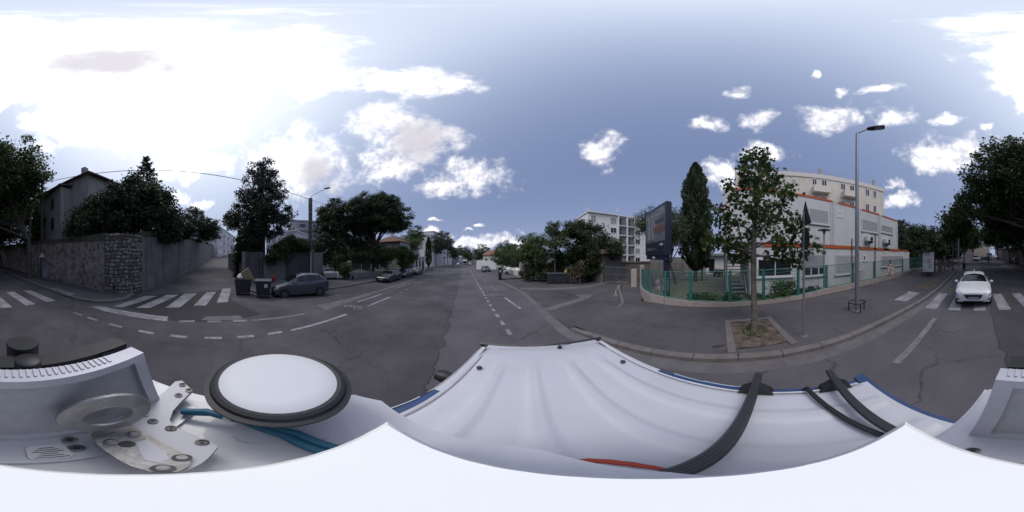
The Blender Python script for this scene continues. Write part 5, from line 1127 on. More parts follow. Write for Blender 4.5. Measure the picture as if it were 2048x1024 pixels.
# wheeled bins
BINM = mat('bin_plastic', (.030,.034,.045), .55, .15, 5); LIDM = mat('bin_lid', (.05,.055,.07), .5, .15, 5)
def wheelie(label, loc, rz, w, d, h, lid=True, cols=None, group='large wheeled bins'):
    o = thing('wheeled_bin', label, 'bin', (loc[0],loc[1],gz(*loc)+(cols or 0)), rz, group, local=True); z = .16
    m = MB(); n = 6
    b0 = [(-w*.42,-d*.42),(w*.42,-d*.42),(w*.42,d*.42),(-w*.42,d*.42)]; b1 = [(-w*.5,-d*.5),(w*.5,-d*.5),(w*.5,d*.5),(-w*.5,d*.5)]
    V = [(*p,z) for p in b0]+[(*p,z+h*.8) for p in b1]+[(p[0]*1.06,p[1]*1.06,z+h*.8) for p in b1]+[(p[0]*1.06,p[1]*1.06,z+h*.86) for p in b1]
    F = [(3,2,1,0)]+[(i,(i+1)%4,4+(i+1)%4,4+i) for i in range(4)]+[(4+i,4+(i+1)%4,8+(i+1)%4,8+i) for i in range(4)]+[(8+i,8+(i+1)%4,12+(i+1)%4,12+i) for i in range(4)]
    if not lid: V += [(p[0]*.95,p[1]*.95,z+h*.86) for p in b1]+[(p[0]*.95,p[1]*.95,z+h*.45) for p in b1]; F += [(12+i,12+(i+1)%4,16+(i+1)%4,16+i) for i in range(4)]+[(16+i,16+(i+1)%4,20+(i+1)%4,20+i) for i in range(4)]+[(20,21,22,23)]
    else: F += [(12,13,14,15)]
    m.add(V,F)
    for k in (-.3,0,.3): m.box((w*k,-d*.455,z+h*.42),(.05,.05,h*.6))
    m.build('body', BINM, o)
    if lid:
        m = MB(); pr_ = [(-d*.54,0),(-d*.52,.07),(-d*.2,.15),(d*.25,.15),(d*.54,.08),(d*.54,0)]
        m.extr(pr_, (-w*.54,0,z+h*.865), (0,1,0), (0,0,1), (1,0,0), w*1.08); m.build('lid', LIDM, o)
        m = MB(); m.tube([(-w*.4,-d*.57,z+h*.9),(w*.4,-d*.57,z+h*.9)], .02, 6); m.build('handle', BINM, o)
    for sx in (-1,1):
        for sy in (-1,1): m = MB(); m.lathe([(.09,-.025),(.09,.025)], 12, (sx*w*.38,sy*d*.36,.09), 'X'); m.build('wheel', BLACK, o)
    return o
q = P(486,11.6); b1 = wheelie('dark open wheeled bin overflowing with cardboard and a white bag', q, R(78), 1.15, .85, 1.15, False)
q2 = P(527,10.9); b2 = wheelie('closed dark wheeled bin with white sticker beside the hatchback', q2, R(66), 1.0, .75, 1.1)
m = MB(); m.box((.18,-.385,.85),(.22,.01,.24)); m.build('sticker', WHITEP, b2)
for k, (px, lb, w_) in enumerate(((1101,'left wheeled bin of the row across the driveway',.75),(1118,'middle wheeled bin of the row across the driveway',1.3),(1134,'right wheeled bin with a yellow bag on its lid',.75))):
    q = P(px,18.4); wheelie(lb, q, R(-35), w_, .75, 1.1)
q = P(1134,18.4); m = MB(); m.bbox((q[0],q[1],gz(*q)+1.38),(.6,.45,.24),.08,-.6); tag(m.build('yellow_sack', mat('yellow_sack', (.42,.36,.10), .7, .2)), 'pale yellow sack lying on the right hand bin of the row', 'sack')
q = P(486,11.6); z0 = gz(*q)
m = MB(); m.box((q[0]+.12,q[1]+.35,z0+1.28),(.05,1.15,.75),R(20),R(-58)); cb = m.build('cardboard', mat('brown_cardboard', (.30,.235,.13), .8, .15, 3)); tag(cb, 'flattened brown cardboard leaning out of the open bin', 'cardboard')
m = MB(); m.lathe([(.0,0),(.22,.08),(.3,.25),(.22,.42),(.08,.52),(.0,.54)], 10, (q[0]-.0,q[1]-.15,z0+1.0)); wb = m.build('rubbish_bag', WHITEP, None, True); tag(wb, 'white rubbish bag stuffed in the open bin', 'bag')
for v in wb.data.vertices: v.co += Vector((random.gauss(0,.025),random.gauss(0,.025),random.gauss(0,.02)))
# hydrant
q = G(547,571,KH); z0 = gz(*q)+KH; HY = mat('hydrant_red', (.30,.035,.025), .45, .15); o = thing('fire_hydrant', 'red fire hydrant between the bin and the grey wall', 'hydrant', (*q,z0))
m = MB(); m.lathe([(.14,0),(.14,.05),(.10,.08),(.11,.55),(.16,.6),(.17,.85),(.12,.95),(.0,.98)], 14, (*q,z0)); m.build('barrel', HY, o, True)
for a in (0,1.8): m = MB(); m.tube([(q[0],q[1],z0+.68),(q[0]+.24*math.cos(a),q[1]+.24*math.sin(a),z0+.68)], .055, 8); m.build('outlet', HY, o)
# concrete lighting pole on the left
q = (-15.55,11.3); z0 = gz(*q)+KH; PC = mat('pole_concrete', (.155,.15,.15), .9, .15, 4, .2); o = thing('lighting_pole', 'slotted concrete pole with street light arm behind the grey hatchback', 'street lamp', (*q,z0))
m = MB(); m.prism([(q[0]-.19,q[1]-.15),(q[0]+.19,q[1]-.15),(q[0]+.19,q[1]+.15),(q[0]-.19,q[1]+.15)], z0, 9.8); m.build('pole', PC, o)
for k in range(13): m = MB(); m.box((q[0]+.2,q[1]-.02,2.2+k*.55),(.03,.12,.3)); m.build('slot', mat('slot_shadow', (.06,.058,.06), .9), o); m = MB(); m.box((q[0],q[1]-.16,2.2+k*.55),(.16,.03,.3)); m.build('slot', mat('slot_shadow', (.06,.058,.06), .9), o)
m = MB(); m.tube([(q[0],q[1],9.6),(q[0]+.1,q[1]+.2,10.2),(q[0]+.9,q[1]+1.5,11.2)], .035, 8); m.build('arm', STEELP, o, True)
m = MB(); m.extr([(0,-.08),(.2,-.16),(.7,-.15),(.78,0),(.7,.15),(.2,.16),(0,.08)], (q[0]+.85,q[1]+1.42,11.14), Vector((.5,.8,.3)).normalized(), Vector((-.85,.53,0)), Vector((-.1,-.2,.97)), .1); m.build('lamp_head', DARKM, o)
m = MB(); m.tube([(q[0]+.21,q[1]-.1,z0),(q[0]+.21,q[1]-.1,3.2)], .05, 8); m.build('cable_guard', WHITEP, o)
# wooden pole, cabinet and warning sign by the stone wall
q = P(84,17.2); z0 = gz(*q)+KH; o = thing('wooden_pole', 'tall dark wooden pole against the stone wall', 'pole', (*q,z0)); m = MB(); m.tube([(q[0],q[1],z0),(q[0],q[1],11.4)], [.17,.12], 10); m.build('shaft', mat('pole_wood', (.075,.062,.055), .9, .3, 6, .3), o, True)
m = MB(); m.tube([(q[0]+.16,q[1]+.1,z0),(q[0]+.16,q[1]+.1,6)], .03, 6); m.build('conduit', DARKM, o); m = MB(); m.tube([(q[0]-.9,q[1],10.5),(q[0]+.1,q[1]+.1,10.5)], .03, 5); m.build('bracket', DARKM, o)
wp = q
q = P(84,16.7); z0 = gz(*q)+KH; t = thing('warning_sign', 'white triangular warning sign low on a thin post before the wooden pole', 'road sign', (*q,z0)); nd = Vector((-q[0],-q[1],0)).normalized(); ud = Vector((-nd.y,nd.x,0))
m = MB(); m.tube([(q[0],q[1],z0),(q[0],q[1],3.05)], .03, 8); m.build('post', STEELP, t)
m = MB(); m.extr([(-.4,0),(.4,0),(0,.7)], Vector((q[0],q[1],2.5))+nd*.05, ud, Vector((0,0,1)), nd, .015); m.build('border', mat('sign_red', (.22,.05,.05), .5), t)
m = MB(); m.extr([(-.29,.07),(.29,.07),(0,.56)], Vector((q[0],q[1],2.5))+nd*.066, ud, Vector((0,0,1)), nd, .004); f = m.build('face', WHITEP, t)
m = MB(); m.extr([(-.05,.1),(.05,.1),(.03,.34),(-.03,.34)], Vector((q[0],q[1],2.5))+nd*.071, ud, Vector((0,0,1)), nd, .003); m.build('pictogram', BLACK, f)
q = P(94,16.3); m = MB(); m.bbox((q[0],q[1],gz(*q)+KH+.5),(.6,.8,1.0),.03,.15); cb = m.build('cabinet', mat('cabinet_grey', (.20,.20,.215), .6, .1)); tag(cb, 'pale grey street cabinet standing against the stone wall', 'cabinet'); m = MB(); m.box((q[0]+.31,q[1]+.05,gz(*q)+KH+.5),(.01,.7,.9),.15); m.build('door', mat('cabinet_door', (.24,.24,.255), .6, .06), cb)
# cables
def cable(label, a, c, sag, r=.018, n=20):
    a, c = Vector(a), Vector(c); m = MB(); m.tube([a.lerp(c,k/n)-Vector((0,0,sag*4*(k/n)*(1-k/n))) for k in range(n+1)], r, 5); tag(m.build('overhead_cable', BLACK), label, 'cable')
cable('overhead cable from the wooden pole across the side street', (wp[0],wp[1],10.95), (-15.55,11.3,9.65), .55, .03)
cable('overhead cable running down the avenue from the concrete pole', (-15.55,11.3,9.6), (-11.2,56,7.2), .8)
# bus shelter
q = P(1858,16.6); z0 = gz(*q)+KH; o = thing('bus_shelter', 'dark glass bus shelter with a white advertising panel', 'bus shelter', (*q,z0), R(6), local=True)
m = MB(); m.box((.75,-1.75,2.62),(1.9,4.3,.12)); m.box((.75,-1.75,2.72),(1.6,4.0,.08)); m.build('roof', BLACK, o)
m = MB(); m.box((0.05,0,1.45),(1.3,.22,2.2)); ad = m.build('advert_frame', BLACK, o); m = MB(); m.box((.05,.115,1.5),(1.16,.012,1.98)); ps = m.build('poster', mat('advert_paper', (.46,.46,.50), .35, .04), ad)
for k, (x, z, w_, h_, c) in enumerate(((.12,2.3,.5,.04,(.2,.2,.25)),(.02,2.18,.8,.03,(.2,.2,.25)),(.05,1.75,.14,.16,(.33,.18,.08)),(-.14,1.78,.14,.14,(.4,.16,.2)),(.1,1.55,.13,.16,(.34,.12,.06)),(-.12,1.5,.14,.2,(.24,.06,.08)),(.06,1.35,.12,.12,(.32,.3,.1)),(-.14,1.22,.16,.16,(.15,.25,.2)),(.42,1.7,.1,.14,(.14,.16,.22)),(-.1,1.0,.2,.14,(.12,.14,.18)),(.4,.68,.2,.12,(.16,.17,.2)),(.42,1.48,.1,.12,(.3,.3,.35)))):
    m = MB(); m.box((x,.125,z),(w_,.008,h_)); m.build('printed_shape', mat('advert_print_%d' % k, c, .5, .2), ps)
for x, y in ((.65,-.1),(.6,-3.6),(-.1,-3.6)): m = MB(); m.box((x,y,1.3),(.09,.09,2.6)); m.build('post', BLACK, o)
m = MB(); m.box((.72,-1.85,1.35),(.02,3.4,1.9)); m.build('back_glass', mat('shelter_glass', (.05,.055,.06), .08, .1, spec=.6), o)
m = MB(); m.box((.5,-1.9,.5),(.35,2.2,.06)); m.build('bench', GREYM, o); m = MB(); m.box((.0,0,.17),(.5,.14,.34)); m.build('advert_foot', BLACK, o)
# far poles, bins, low walls beyond the shelter
for px, d, top, lb in ((864,46,472,'thin lamp pole before the slim cypress'),(895.5,72,492,'short lamp pole down the avenue on the left'),(913,95,497,'farthest lamp pole on the left of the avenue'),(945,86,497,'dark pole on the right of the avenue before the bushy tree'),(1002,64,478,'tall grey pole rising behind the cottage roof'),(1917,27,475,'pale lamp post on the pavement beyond the bus shelter')):
    q = P(px,d,top); o = thing('utility_pole', lb, 'pole', (q[0],q[1],gz(q[0],q[1]))); m = MB(); m.tube([(q[0],q[1],gz(q[0],q[1])),(q[0],q[1],q[2])], [.14,.1], 8); m.build('shaft', PC if px != 1917 else STEELP, o)
    m = MB(); m.box((q[0]+.25,q[1],q[2]+.05),(.9,.2,.1)); m.build('lamp_head', DARKM, o)
q = P(1928,23); m = MB(); m.lathe([(.2,0),(.22,.6),(.24,.85),(.0,.9)], 12, (*q,gz(*q)+KH)); tag(m.build('litter_bin', BLACK), 'small dark litter bin beyond the bus shelter', 'bin')
for k, (pa, pb, d, h) in enumerate(((1876,1884,20,1.7),(1887,1891,22,2.1),(1893,1903,26,1.5))):
    a, c = P(pa,d), P(pb,d); u2, n2, L2 = frame(a,c); m = MB(); fbox(m,a,u2,n2,0,L2,0,gz(*a)+h,-.3,0); tag(m.build('gate_pillar', (HUT,PALEC,HUT)[k]), ('grey garden wall panel just beyond the bus shelter','pale tall gate pillar beyond the bus shelter','low grey garden wall behind the lamp post')[k], 'wall')
m = MB(); c = G(1862,571,KH); m.sheet([(c[0]+.25+.7*math.cos(a)*(1+.15*math.sin(3*a)),c[1]+1.4*math.sin(a)) for a in [k*.5236 for k in range(12)]], KH+.01); m.build('earth_patch', SOIL, RPAVE)
m = MB(); c = G(1896,552,KH); m.sheet([(c[0]+.55+.45*math.cos(a),c[1]+1.4*math.sin(a)) for a in [k*.5236 for k in range(12)]], KH+.01); m.build('earth_patch', SOIL, RPAVE)
# ================================================================ vehicles
TYRE = mat('tyre_rubber', (.014,.014,.015), .8, .2, 12); RIM = mat('alloy_rim', (.20,.20,.22), .4, .1, metal=.7); CGL = mat('car_glass', (.010,.012,.015), .03, .2, 1, spec=.8); LAMPM = mat('headlamp_glass', (.42,.43,.46), .08, .25, 9, spec=.8); TAILM = mat('tail_lamp', (.16,.012,.012), .2, .1)
def pchip(x, y, xs):
    x = np.asarray(x,float); y = np.asarray(y,float); h = np.diff(x); d = np.diff(y)/h; m = np.zeros(len(x)); m[0] = d[0]; m[-1] = d[-1]
    for i in range(1,len(x)-1):
        if d[i-1]*d[i] > 0: w1 = 2*h[i]+h[i-1]; w2 = h[i]+2*h[i-1]; m[i] = (w1+w2)/(w1/d[i-1]+w2/d[i])
    i = np.clip(np.searchsorted(x,xs)-1,0,len(x)-2); t = (xs-x[i])/h[i]; t2 = t*t; t3 = t2*t
    return (2*t3-3*t2+1)*y[i]+(t3-2*t2+t)*h[i]*m[i]+(-2*t3+3*t2)*y[i+1]+(t3-t2)*h[i]*m[i+1]
HATCH = dict(L=4.46, st=[(0,.30,.54,.66,.52,.58,.46),(.08,.22,.62,.73,.68,.74,.60),(.35,.19,.72,.84,.80,.87,.68),(.9,.19,.80,.94,.84,.895,.71),(1.3,.19,.89,1.02,.85,.9,.71),(2.05,.19,.93,1.40,.85,.9,.57),(2.6,.19,.95,1.455,.86,.9,.59),(3.4,.19,.99,1.42,.86,.9,.57),(4.0,.22,1.02,1.24,.84,.88,.56),(4.3,.28,1.0,1.08,.80,.84,.60),(4.46,.36,.86,.93,.70,.74,.55)],
  side=((1.5,2.42,2.0,2.42),(2.5,3.62,2.5,3.3)), ws=(1.36,2.0), rs=(3.62,4.12), ax=(.88,3.58), R=.325, mir=1.62, light=(.06,.5))
MPV = dict(L=4.17, st=[(0,.32,.56,.68,.50,.56,.44),(.08,.24,.64,.76,.66,.72,.60),(.35,.20,.76,.89,.78,.83,.68),(.75,.20,.86,1.0,.81,.855,.70),(1.0,.20,.93,1.08,.82,.86,.70),(1.85,.20,.98,1.53,.83,.86,.58),(2.5,.20,1.0,1.62,.83,.86,.60),(3.3,.21,1.03,1.59,.83,.86,.58),(3.8,.24,1.05,1.40,.82,.85,.57),(4.05,.30,1.02,1.15,.80,.83,.60),(4.17,.36,.9,.98,.70,.74,.55)],
  side=((1.3,2.28,1.8,2.28),(2.36,3.2,2.36,3.16),(3.28,3.85,3.24,3.55)), ws=(1.05,1.82), rs=(3.6,3.95), ax=(.80,3.38), R=.31, mir=1.5, light=(.06,.5))
WAGON = dict(L=4.6, st=[(0,.30,.54,.64,.56,.62,.50),(.08,.22,.62,.72,.70,.76,.62),(.4,.19,.72,.84,.80,.86,.70),(1.1,.19,.82,.93,.83,.88,.71),(1.4,.19,.88,.98,.84,.885,.71),(2.1,.19,.91,1.36,.84,.885,.56),(2.8,.19,.93,1.42,.85,.885,.58),(3.8,.20,.96,1.40,.85,.885,.57),(4.3,.24,.97,1.22,.83,.86,.58),(4.5,.30,.93,1.0,.80,.83,.62),(4.6,.36,.84,.9,.72,.76,.58)],
  side=((1.6,2.55,2.1,2.55),(2.63,3.5,2.63,3.46),(3.58,4.25,3.55,4.05)), ws=(1.45,2.06), rs=(4.05,4.4), ax=(.9,3.6), R=.32, mir=1.7, light=(.06,.45))
def car(label, spec, loc, rz, pm, cat='car', group=None, grille='dark', name='parked_car'):
    L = spec['L']; st = spec['st']; Y = [s[0] for s in st]; par = [[s[k] for s in st] for k in range(1,7)]
    o = thing(name, label, cat, (loc[0],loc[1],gz(*loc)), rz, group, local=True)
    def S(y, v):
        zb, zs, zt, wb, ws, wt = (pchip(Y,p,np.asarray(y,float)) for p in par); w3 = ws*.985
        cp = [(0*wb,zb),(wb,zb),(ws,zb+(zs-zb)*.5),(w3,zs),(wt+(w3-wt)*.86,zs+(zt-zs)*.10),(wt+(w3-wt)*.06,zt-(zt-zs)*.12),(wt*.72,zt),(0*wb,zt+.015)]
        X = np.stack([np.broadcast_to(c[0],zb.shape) for c in cp]); Z = np.stack([c[1] for c in cp])
        v = np.asarray(v,float); i = np.clip(v.astype(int),0,6); t = v-i; k = np.arange(len(zb)) if zb.ndim else 0
        return X[i,k]*(1-t)+X[i+1,k]*t, Z[i,k]*(1-t)+Z[i+1,k]*t
    ny = 46; ys = L*(.5-.5*np.cos(np.linspace(0,math.pi,ny)))*.5+np.linspace(0,L,ny)*.5; vv = [0,.8,1,1.15,1.5,2,2.5,3,3.15,4,4.5,4.9,5.1,5.6,6,6.5,7]
    m = MB(); R_ = []
    for y in ys:
        x, z = S(np.full(len(vv),y), np.array(vv)); ring = [(-a,L/2-y,c) for a,c in zip(x,z)]+[(a,L/2-y,c) for a,c in zip(x[-2:0:-1],z[-2:0:-1])]
        R_.append(ring)
    n = len(R_[0]); F = [(i*n+j,i*n+(j+1)%n,(i+1)*n+(j+1)%n,(i+1)*n+j) for i in range(ny-1) for j in range(n)]
    m.add([p for r_ in R_ for p in r_], F+[tuple(range(n)),tuple(range((ny-1)*n,ny*n))]); m.build('body', pm, o, True)
    def patch(nm, mt, yb, yt, v0, v1, sides=(-1,1), off=.006, ny=9, nv=5, full=False):
        for s in sides:
            V = []; cols = nv*2-1 if full else nv
            for i in range(ny):
                for j in range(cols):
                    f = (j if not full else (j if j < nv else cols-1-j))/(nv-1); v = v0+(v1-v0)*f
                    y = (yb[0]*(1-f)+yt[0]*f)*(1-i/(ny-1))+(yb[1]*(1-f)+yt[1]*f)*(i/(ny-1))
                    x, z = S(np.array([y]),np.array([v])); x1, z1 = S(np.array([y+.02]),np.array([v])); x2, z2 = S(np.array([y]),np.array([min(7,v+.05)]))
                    sg = s if not full else (1 if j < nv else -1)
                    p = Vector((x[0],-y,z[0])); a = Vector((x1[0],-(y+.02),z1[0]))-p; bq = Vector((x2[0],-y,z2[0]))-p; nn = bq.cross(a); nn = nn.normalized() if nn.length > 1e-9 else Vector((0,0,1))
                    if nn.dot(p-Vector((0,-y,.7))) < 0: nn = -nn
                    p = p+nn*off; V.append((p.x*sg,L/2+p.y,p.z))
            k = MB(); k.add(V, [(i*cols+j,i*cols+j+1,(i+1)*cols+j+1,(i+1)*cols+j) for i in range(ny-1) for j in range(cols-1)]); k.build(nm, mt, o, 2)
    for a0,a1,c0,c1 in spec['side']: patch('side_window', CGL, (a0,a1), (c0,c1), 4.12, 4.92)
    patch('windscreen', CGL, (spec['ws'][0]-.02,spec['ws'][1]-.12), spec['ws'], 5.02, 7, (1,), full=True)
    patch('rear_window', CGL, (spec['rs'][0]+.1,spec['rs'][1]), spec['rs'], 5.02, 7, (1,), full=True)
    la, lb = spec['light']; patch('headlight', LAMPM, (la+.02,lb*.75), (la,lb), 2.55, 3.35, off=.008); patch('tail_light', TAILM, (L-.28,L-.03), (L-.24,L-.05), 2.6, 3.6, off=.008)
    W_ = max(s[5] for s in st)
    for k, ya in enumerate(spec['ax']):
        for s in (-1,1):
            Rw = spec['R']; c = (s*(W_-.10),L/2-ya,Rw)
            a = MB(); a.lathe([(Rw+.055,-.11*s),(Rw+.055,.104*s)], 26, c, 'X'); a.build('wheel_arch', BLACK, o)
            a = MB(); a.lathe([(Rw*.6,-.1*s),(Rw,-.09*s),(Rw,.095*s),(Rw-.02,.115*s),(Rw*.68,.118*s)], 26, c, 'X'); t = a.build('wheel', TYRE, o, True)
            a = MB(); a.lathe([(Rw*.66,.10*s),(Rw*.66,.122*s),(Rw*.55,.112*s)], 22, c, 'X')
            for q in range(5):
                an = q*1.2566; a.box((c[0]+.122*s,c[1]+Rw*.34*math.cos(an),c[2]+Rw*.34*math.sin(an)),(.012,Rw*.56,.06),0,an)
            a.build('rim', RIM, t)
    for s in (-1,1):
        a = MB(); a.lathe([(.0,-.09),(.06,-.07),(.085,0),(.06,.07),(.0,.09)], 12, (s*(W_+.09),L/2-spec['mir'],1.0 if spec is not MPV else 1.06), 'X'); a.build('mirror', pm, o, True)
    a = MB(); gy = L/2+.006
    a.extr([(-.44,.60),(.44,.60),(.36,.46),(.26,.39),(-.26,.39),(-.36,.46)], (0,gy-.05,0), (1,0,0), (0,0,1), (0,1,0), .06); a.build('grille', BLACK, o)
    a = MB(); a.extr([(-.50,.30),(.50,.30),(.42,.24),(-.42,.24)], (0,gy-.06,0), (1,0,0), (0,0,1), (0,1,0), .05); a.build('lower_intake', BLACK, o)
    patch('fog_lamp', BLACK, (.05,.2), (.05,.2), 1.5, 1.95, off=.006)
    a = MB(); a.box((0,gy+.016,.44),(.50,.015,.11)); a.build('number_plate', mat('blank_plate', (.30,.30,.32), .6, .1), o)
    return o
def paint(name, c, r=.3): return mat(name, c, r, .04, 1.0, coat=.6)
WPAINT = paint('white_car_paint', (.72,.72,.74)); GPAINT = paint('blue_grey_car_paint', (.055,.062,.078)); BPAINT = paint('black_car_paint', (.012,.013,.018)); DPAINT = paint('charcoal_car_paint', (.035,.036,.04)); SPAINT = paint('silver_car_paint', (.30,.31,.33)); NPAINT = paint('navy_car_paint', (.02,.028,.05)); BLP = paint('blue_car_paint', (.07,.12,.22))
mz = car('white hatchback driving towards the camera over the zebra crossing', HATCH, (.12,-9.75), 0, WPAINT, name='driving_car')
m = MB(); m.tube([(0,-1.1,1.44),(0,-1.25,1.56)], [.03,.008], 6); m.build('roof_antenna', WPAINT, mz)
car('blue grey compact MPV parked beside the wheeled bins', MPV, (-10.15,6.35), math.pi+R(-14), GPAINT)
car('black estate car, nearest of the three parked by the mesh fence', WAGON, (-9.35,19.0), math.pi, BPAINT, group='cars parked on the left')
car('dark hatchback parked behind the black estate', HATCH, (-9.35,24.6), math.pi, NPAINT, group='cars parked on the left')
car('charcoal saloon, farthest of the three parked by the mesh fence', WAGON, (-9.2,30.4), math.pi, DPAINT, group='cars parked on the left')
car('dark estate parked alone in the right hand bays', WAGON, (5.2,38.5), math.pi, NPAINT)
for k, (px,d,pm,rz,lb) in enumerate(((655,22.5,SPAINT,1.0,'silver car behind the mesh fence, left of the pair'),(678,22.8,WPAINT,1.0,'white car behind the mesh fence beside the box hedge'),(1018,34,BLP,.9,'blue car behind the low cream wall, left one'),(1031,30,SPAINT,.9,'silver car behind the low cream wall, right one'),
   (940,92,SPAINT,0,'far silver car driving behind the bus'),(935,108,DPAINT,math.pi,'far dark car on the avenue'),(916,100,WPAINT,math.pi,'white car parked at the far left kerb'),(1952,46,SPAINT,0,'silver car parked up the avenue on the right'),(1967,58,DPAINT,0,'dark car parked far up the avenue'),(1994,62,WPAINT,0,'white car far up the avenue behind the motorcyclist'),(2027,40,SPAINT,0,'pale car under the plane trees up the avenue'),(2036,36,DPAINT,0,'dark car under the plane trees up the avenue'))):
    car(lb, (HATCH,MPV,WAGON)[k%3], P(px,d), rz, pm)
# bus
q = P(929.5,98); o = thing('bus', 'white and dark blue bus coming up the far avenue', 'bus', (*q,gz(*q)), math.pi, local=True)
m = MB(); m.bbox((0,0,1.65),(2.5,11,2.7),.15); m.build('body', WPAINT, o); m = MB(); m.box((0,5.51,1.9),(2.2,.02,1.3)); m.build('windscreen', CGL, o); m = MB(); m.box((0,5.51,.75),(2.3,.02,.5)); m.build('bumper', NPAINT, o)
for s in (-1,1): m = MB(); m.box((s*1.255,0,2.0),(.02,9.6,.9)); m.build('side_windows', CGL, o)
for s in (-1,1):
    for y in (-3.4,3.2): m = MB(); m.lathe([(.48,-.13),(.48,.13)], 16, (s*1.14,y,.48), 'X'); m.build('wheel', TYRE, o)
# white van up the avenue
q = P(1978,56); o = thing('delivery_van', 'white van far up the avenue behind the motorcyclist', 'van', (*q,gz(*q)), 0, local=True)
m = MB(); m.extr([(2.6,.3),(2.6,.95),(1.75,1.15),(1.15,2.1),(-2.5,2.2),(-2.6,.3)], (-.95,0,0), (0,1,0), (0,0,1), (1,0,0), 1.9); m.build('body', WPAINT, o); m = MB(); m.box((0,1.50,1.62),(1.6,.03,.95),0,R(-32)); m.build('windscreen', CGL, o)
for s in (-1,1):
    for y in (-1.7,1.8): m = MB(); m.lathe([(.33,-.1),(.33,.1)], 16, (s*.9,y,.33), 'X'); m.build('wheel', TYRE, o)
# scooters
def scooter(label, loc, rz, name='motor_scooter'):
    o = thing(name, label, 'scooter', (loc[0],loc[1],gz(*loc)+.1 if loc[0] > 8 else gz(*loc)), rz, local=True)
    for y in (.66,-.6): m = MB(); m.lathe([(.24,-.06),(.27,-.03),(.27,.03),(.24,.06)], 16, (0,y,.27), 'X'); m.build('wheel', TYRE, o)
    m = MB(); m.extr([(-.95,.55),(-.9,.75),(-.1,.72),(.05,.42),(.35,.38),(.5,.9),(.62,.95),(.66,.5),(.45,.3),(-.3,.25),(-.7,.35)], (-.16,0,0), (0,1,0), (0,0,1), (1,0,0), .32); m.build('body', BLACK, o)
    m = MB(); m.bbox((0,-.45,.8),(.3,.8,.12),.04); m.build('seat', DARKM, o); m = MB(); m.tube([(0,.62,.5),(0,.5,1.02)], .03, 6); m.tube([(-.33,.42,1.05),(0,.5,1.02),(.33,.42,1.05)], .02, 6); m.build('handlebar', DARKM, o)
    m = MB(); m.lathe([(.0,-.04),(.09,-.02),(.09,.03)], 12, (0,.64,.85), 'Y'); m.build('headlight', LAMPM, o); return o
scooter('black scooter parked by the pavilion, left one', P(1434,21), 1.1); scooter('black scooter parked by the pavilion, right one', P(1441,20.6), 1.2)
mq = P(1977,41); sco = scooter('dark scooter ridden down the middle of the avenue', mq, 0)
# rider: one skinned body
ro = thing('person', 'person in dark clothes and helmet riding the scooter on the avenue', 'person', (mq[0],mq[1],gz(*mq)+.86), 0, local=True)
J = [((0,-.3,.06),.15),((0,-.28,.3),.15),((0,-.22,.52),.17),((0,-.18,.66),.07),((0,-.15,.74),.09),((0,-.13,.86),.12)]
vs_ = [j[0] for j in J]; rs_ = [j[1] for j in J]; es_ = [(i,i+1) for i in range(5)]
for s in (-1,1):
    k = len(vs_); vs_ += [(s*.2,-.2,.56),(s*.3,.05,.36),(s*.3,.38,.22)]; rs_ += [.07,.055,.045]; es_ += [(2,k),(k,k+1),(k+1,k+2)]
    k = len(vs_); vs_ += [(s*.12,-.25,.04),(s*.2,.12,.02),(s*.18,.14,-.40),(s*.18,.26,-.44)]; rs_ += [.1,.08,.06,.05]; es_ += [(0,k),(k,k+1),(k+1,k+2),(k+2,k+3)]
me = bpy.data.meshes.new('body'); me.from_pydata(vs_, es_, []); bo_ = newobj('body', me, mat('dark_clothes', (.02,.02,.024), .8), ro)
sk = bo_.modifiers.new('skin','SKIN'); 
for i, r_ in enumerate(rs_): me.skin_vertices[0].data[i].radius = (r_,r_)
me.skin_vertices[0].data[0].use_root = True; bo_.modifiers.new('sub','SUBSURF').levels = 1
m = MB(); m.lathe([(.0,-.15),(.11,-.12),(.145,0),(.12,.1),(.0,.15)], 14, (0,-.12,.88)); m.build('helmet', WHITEP, ro, True)
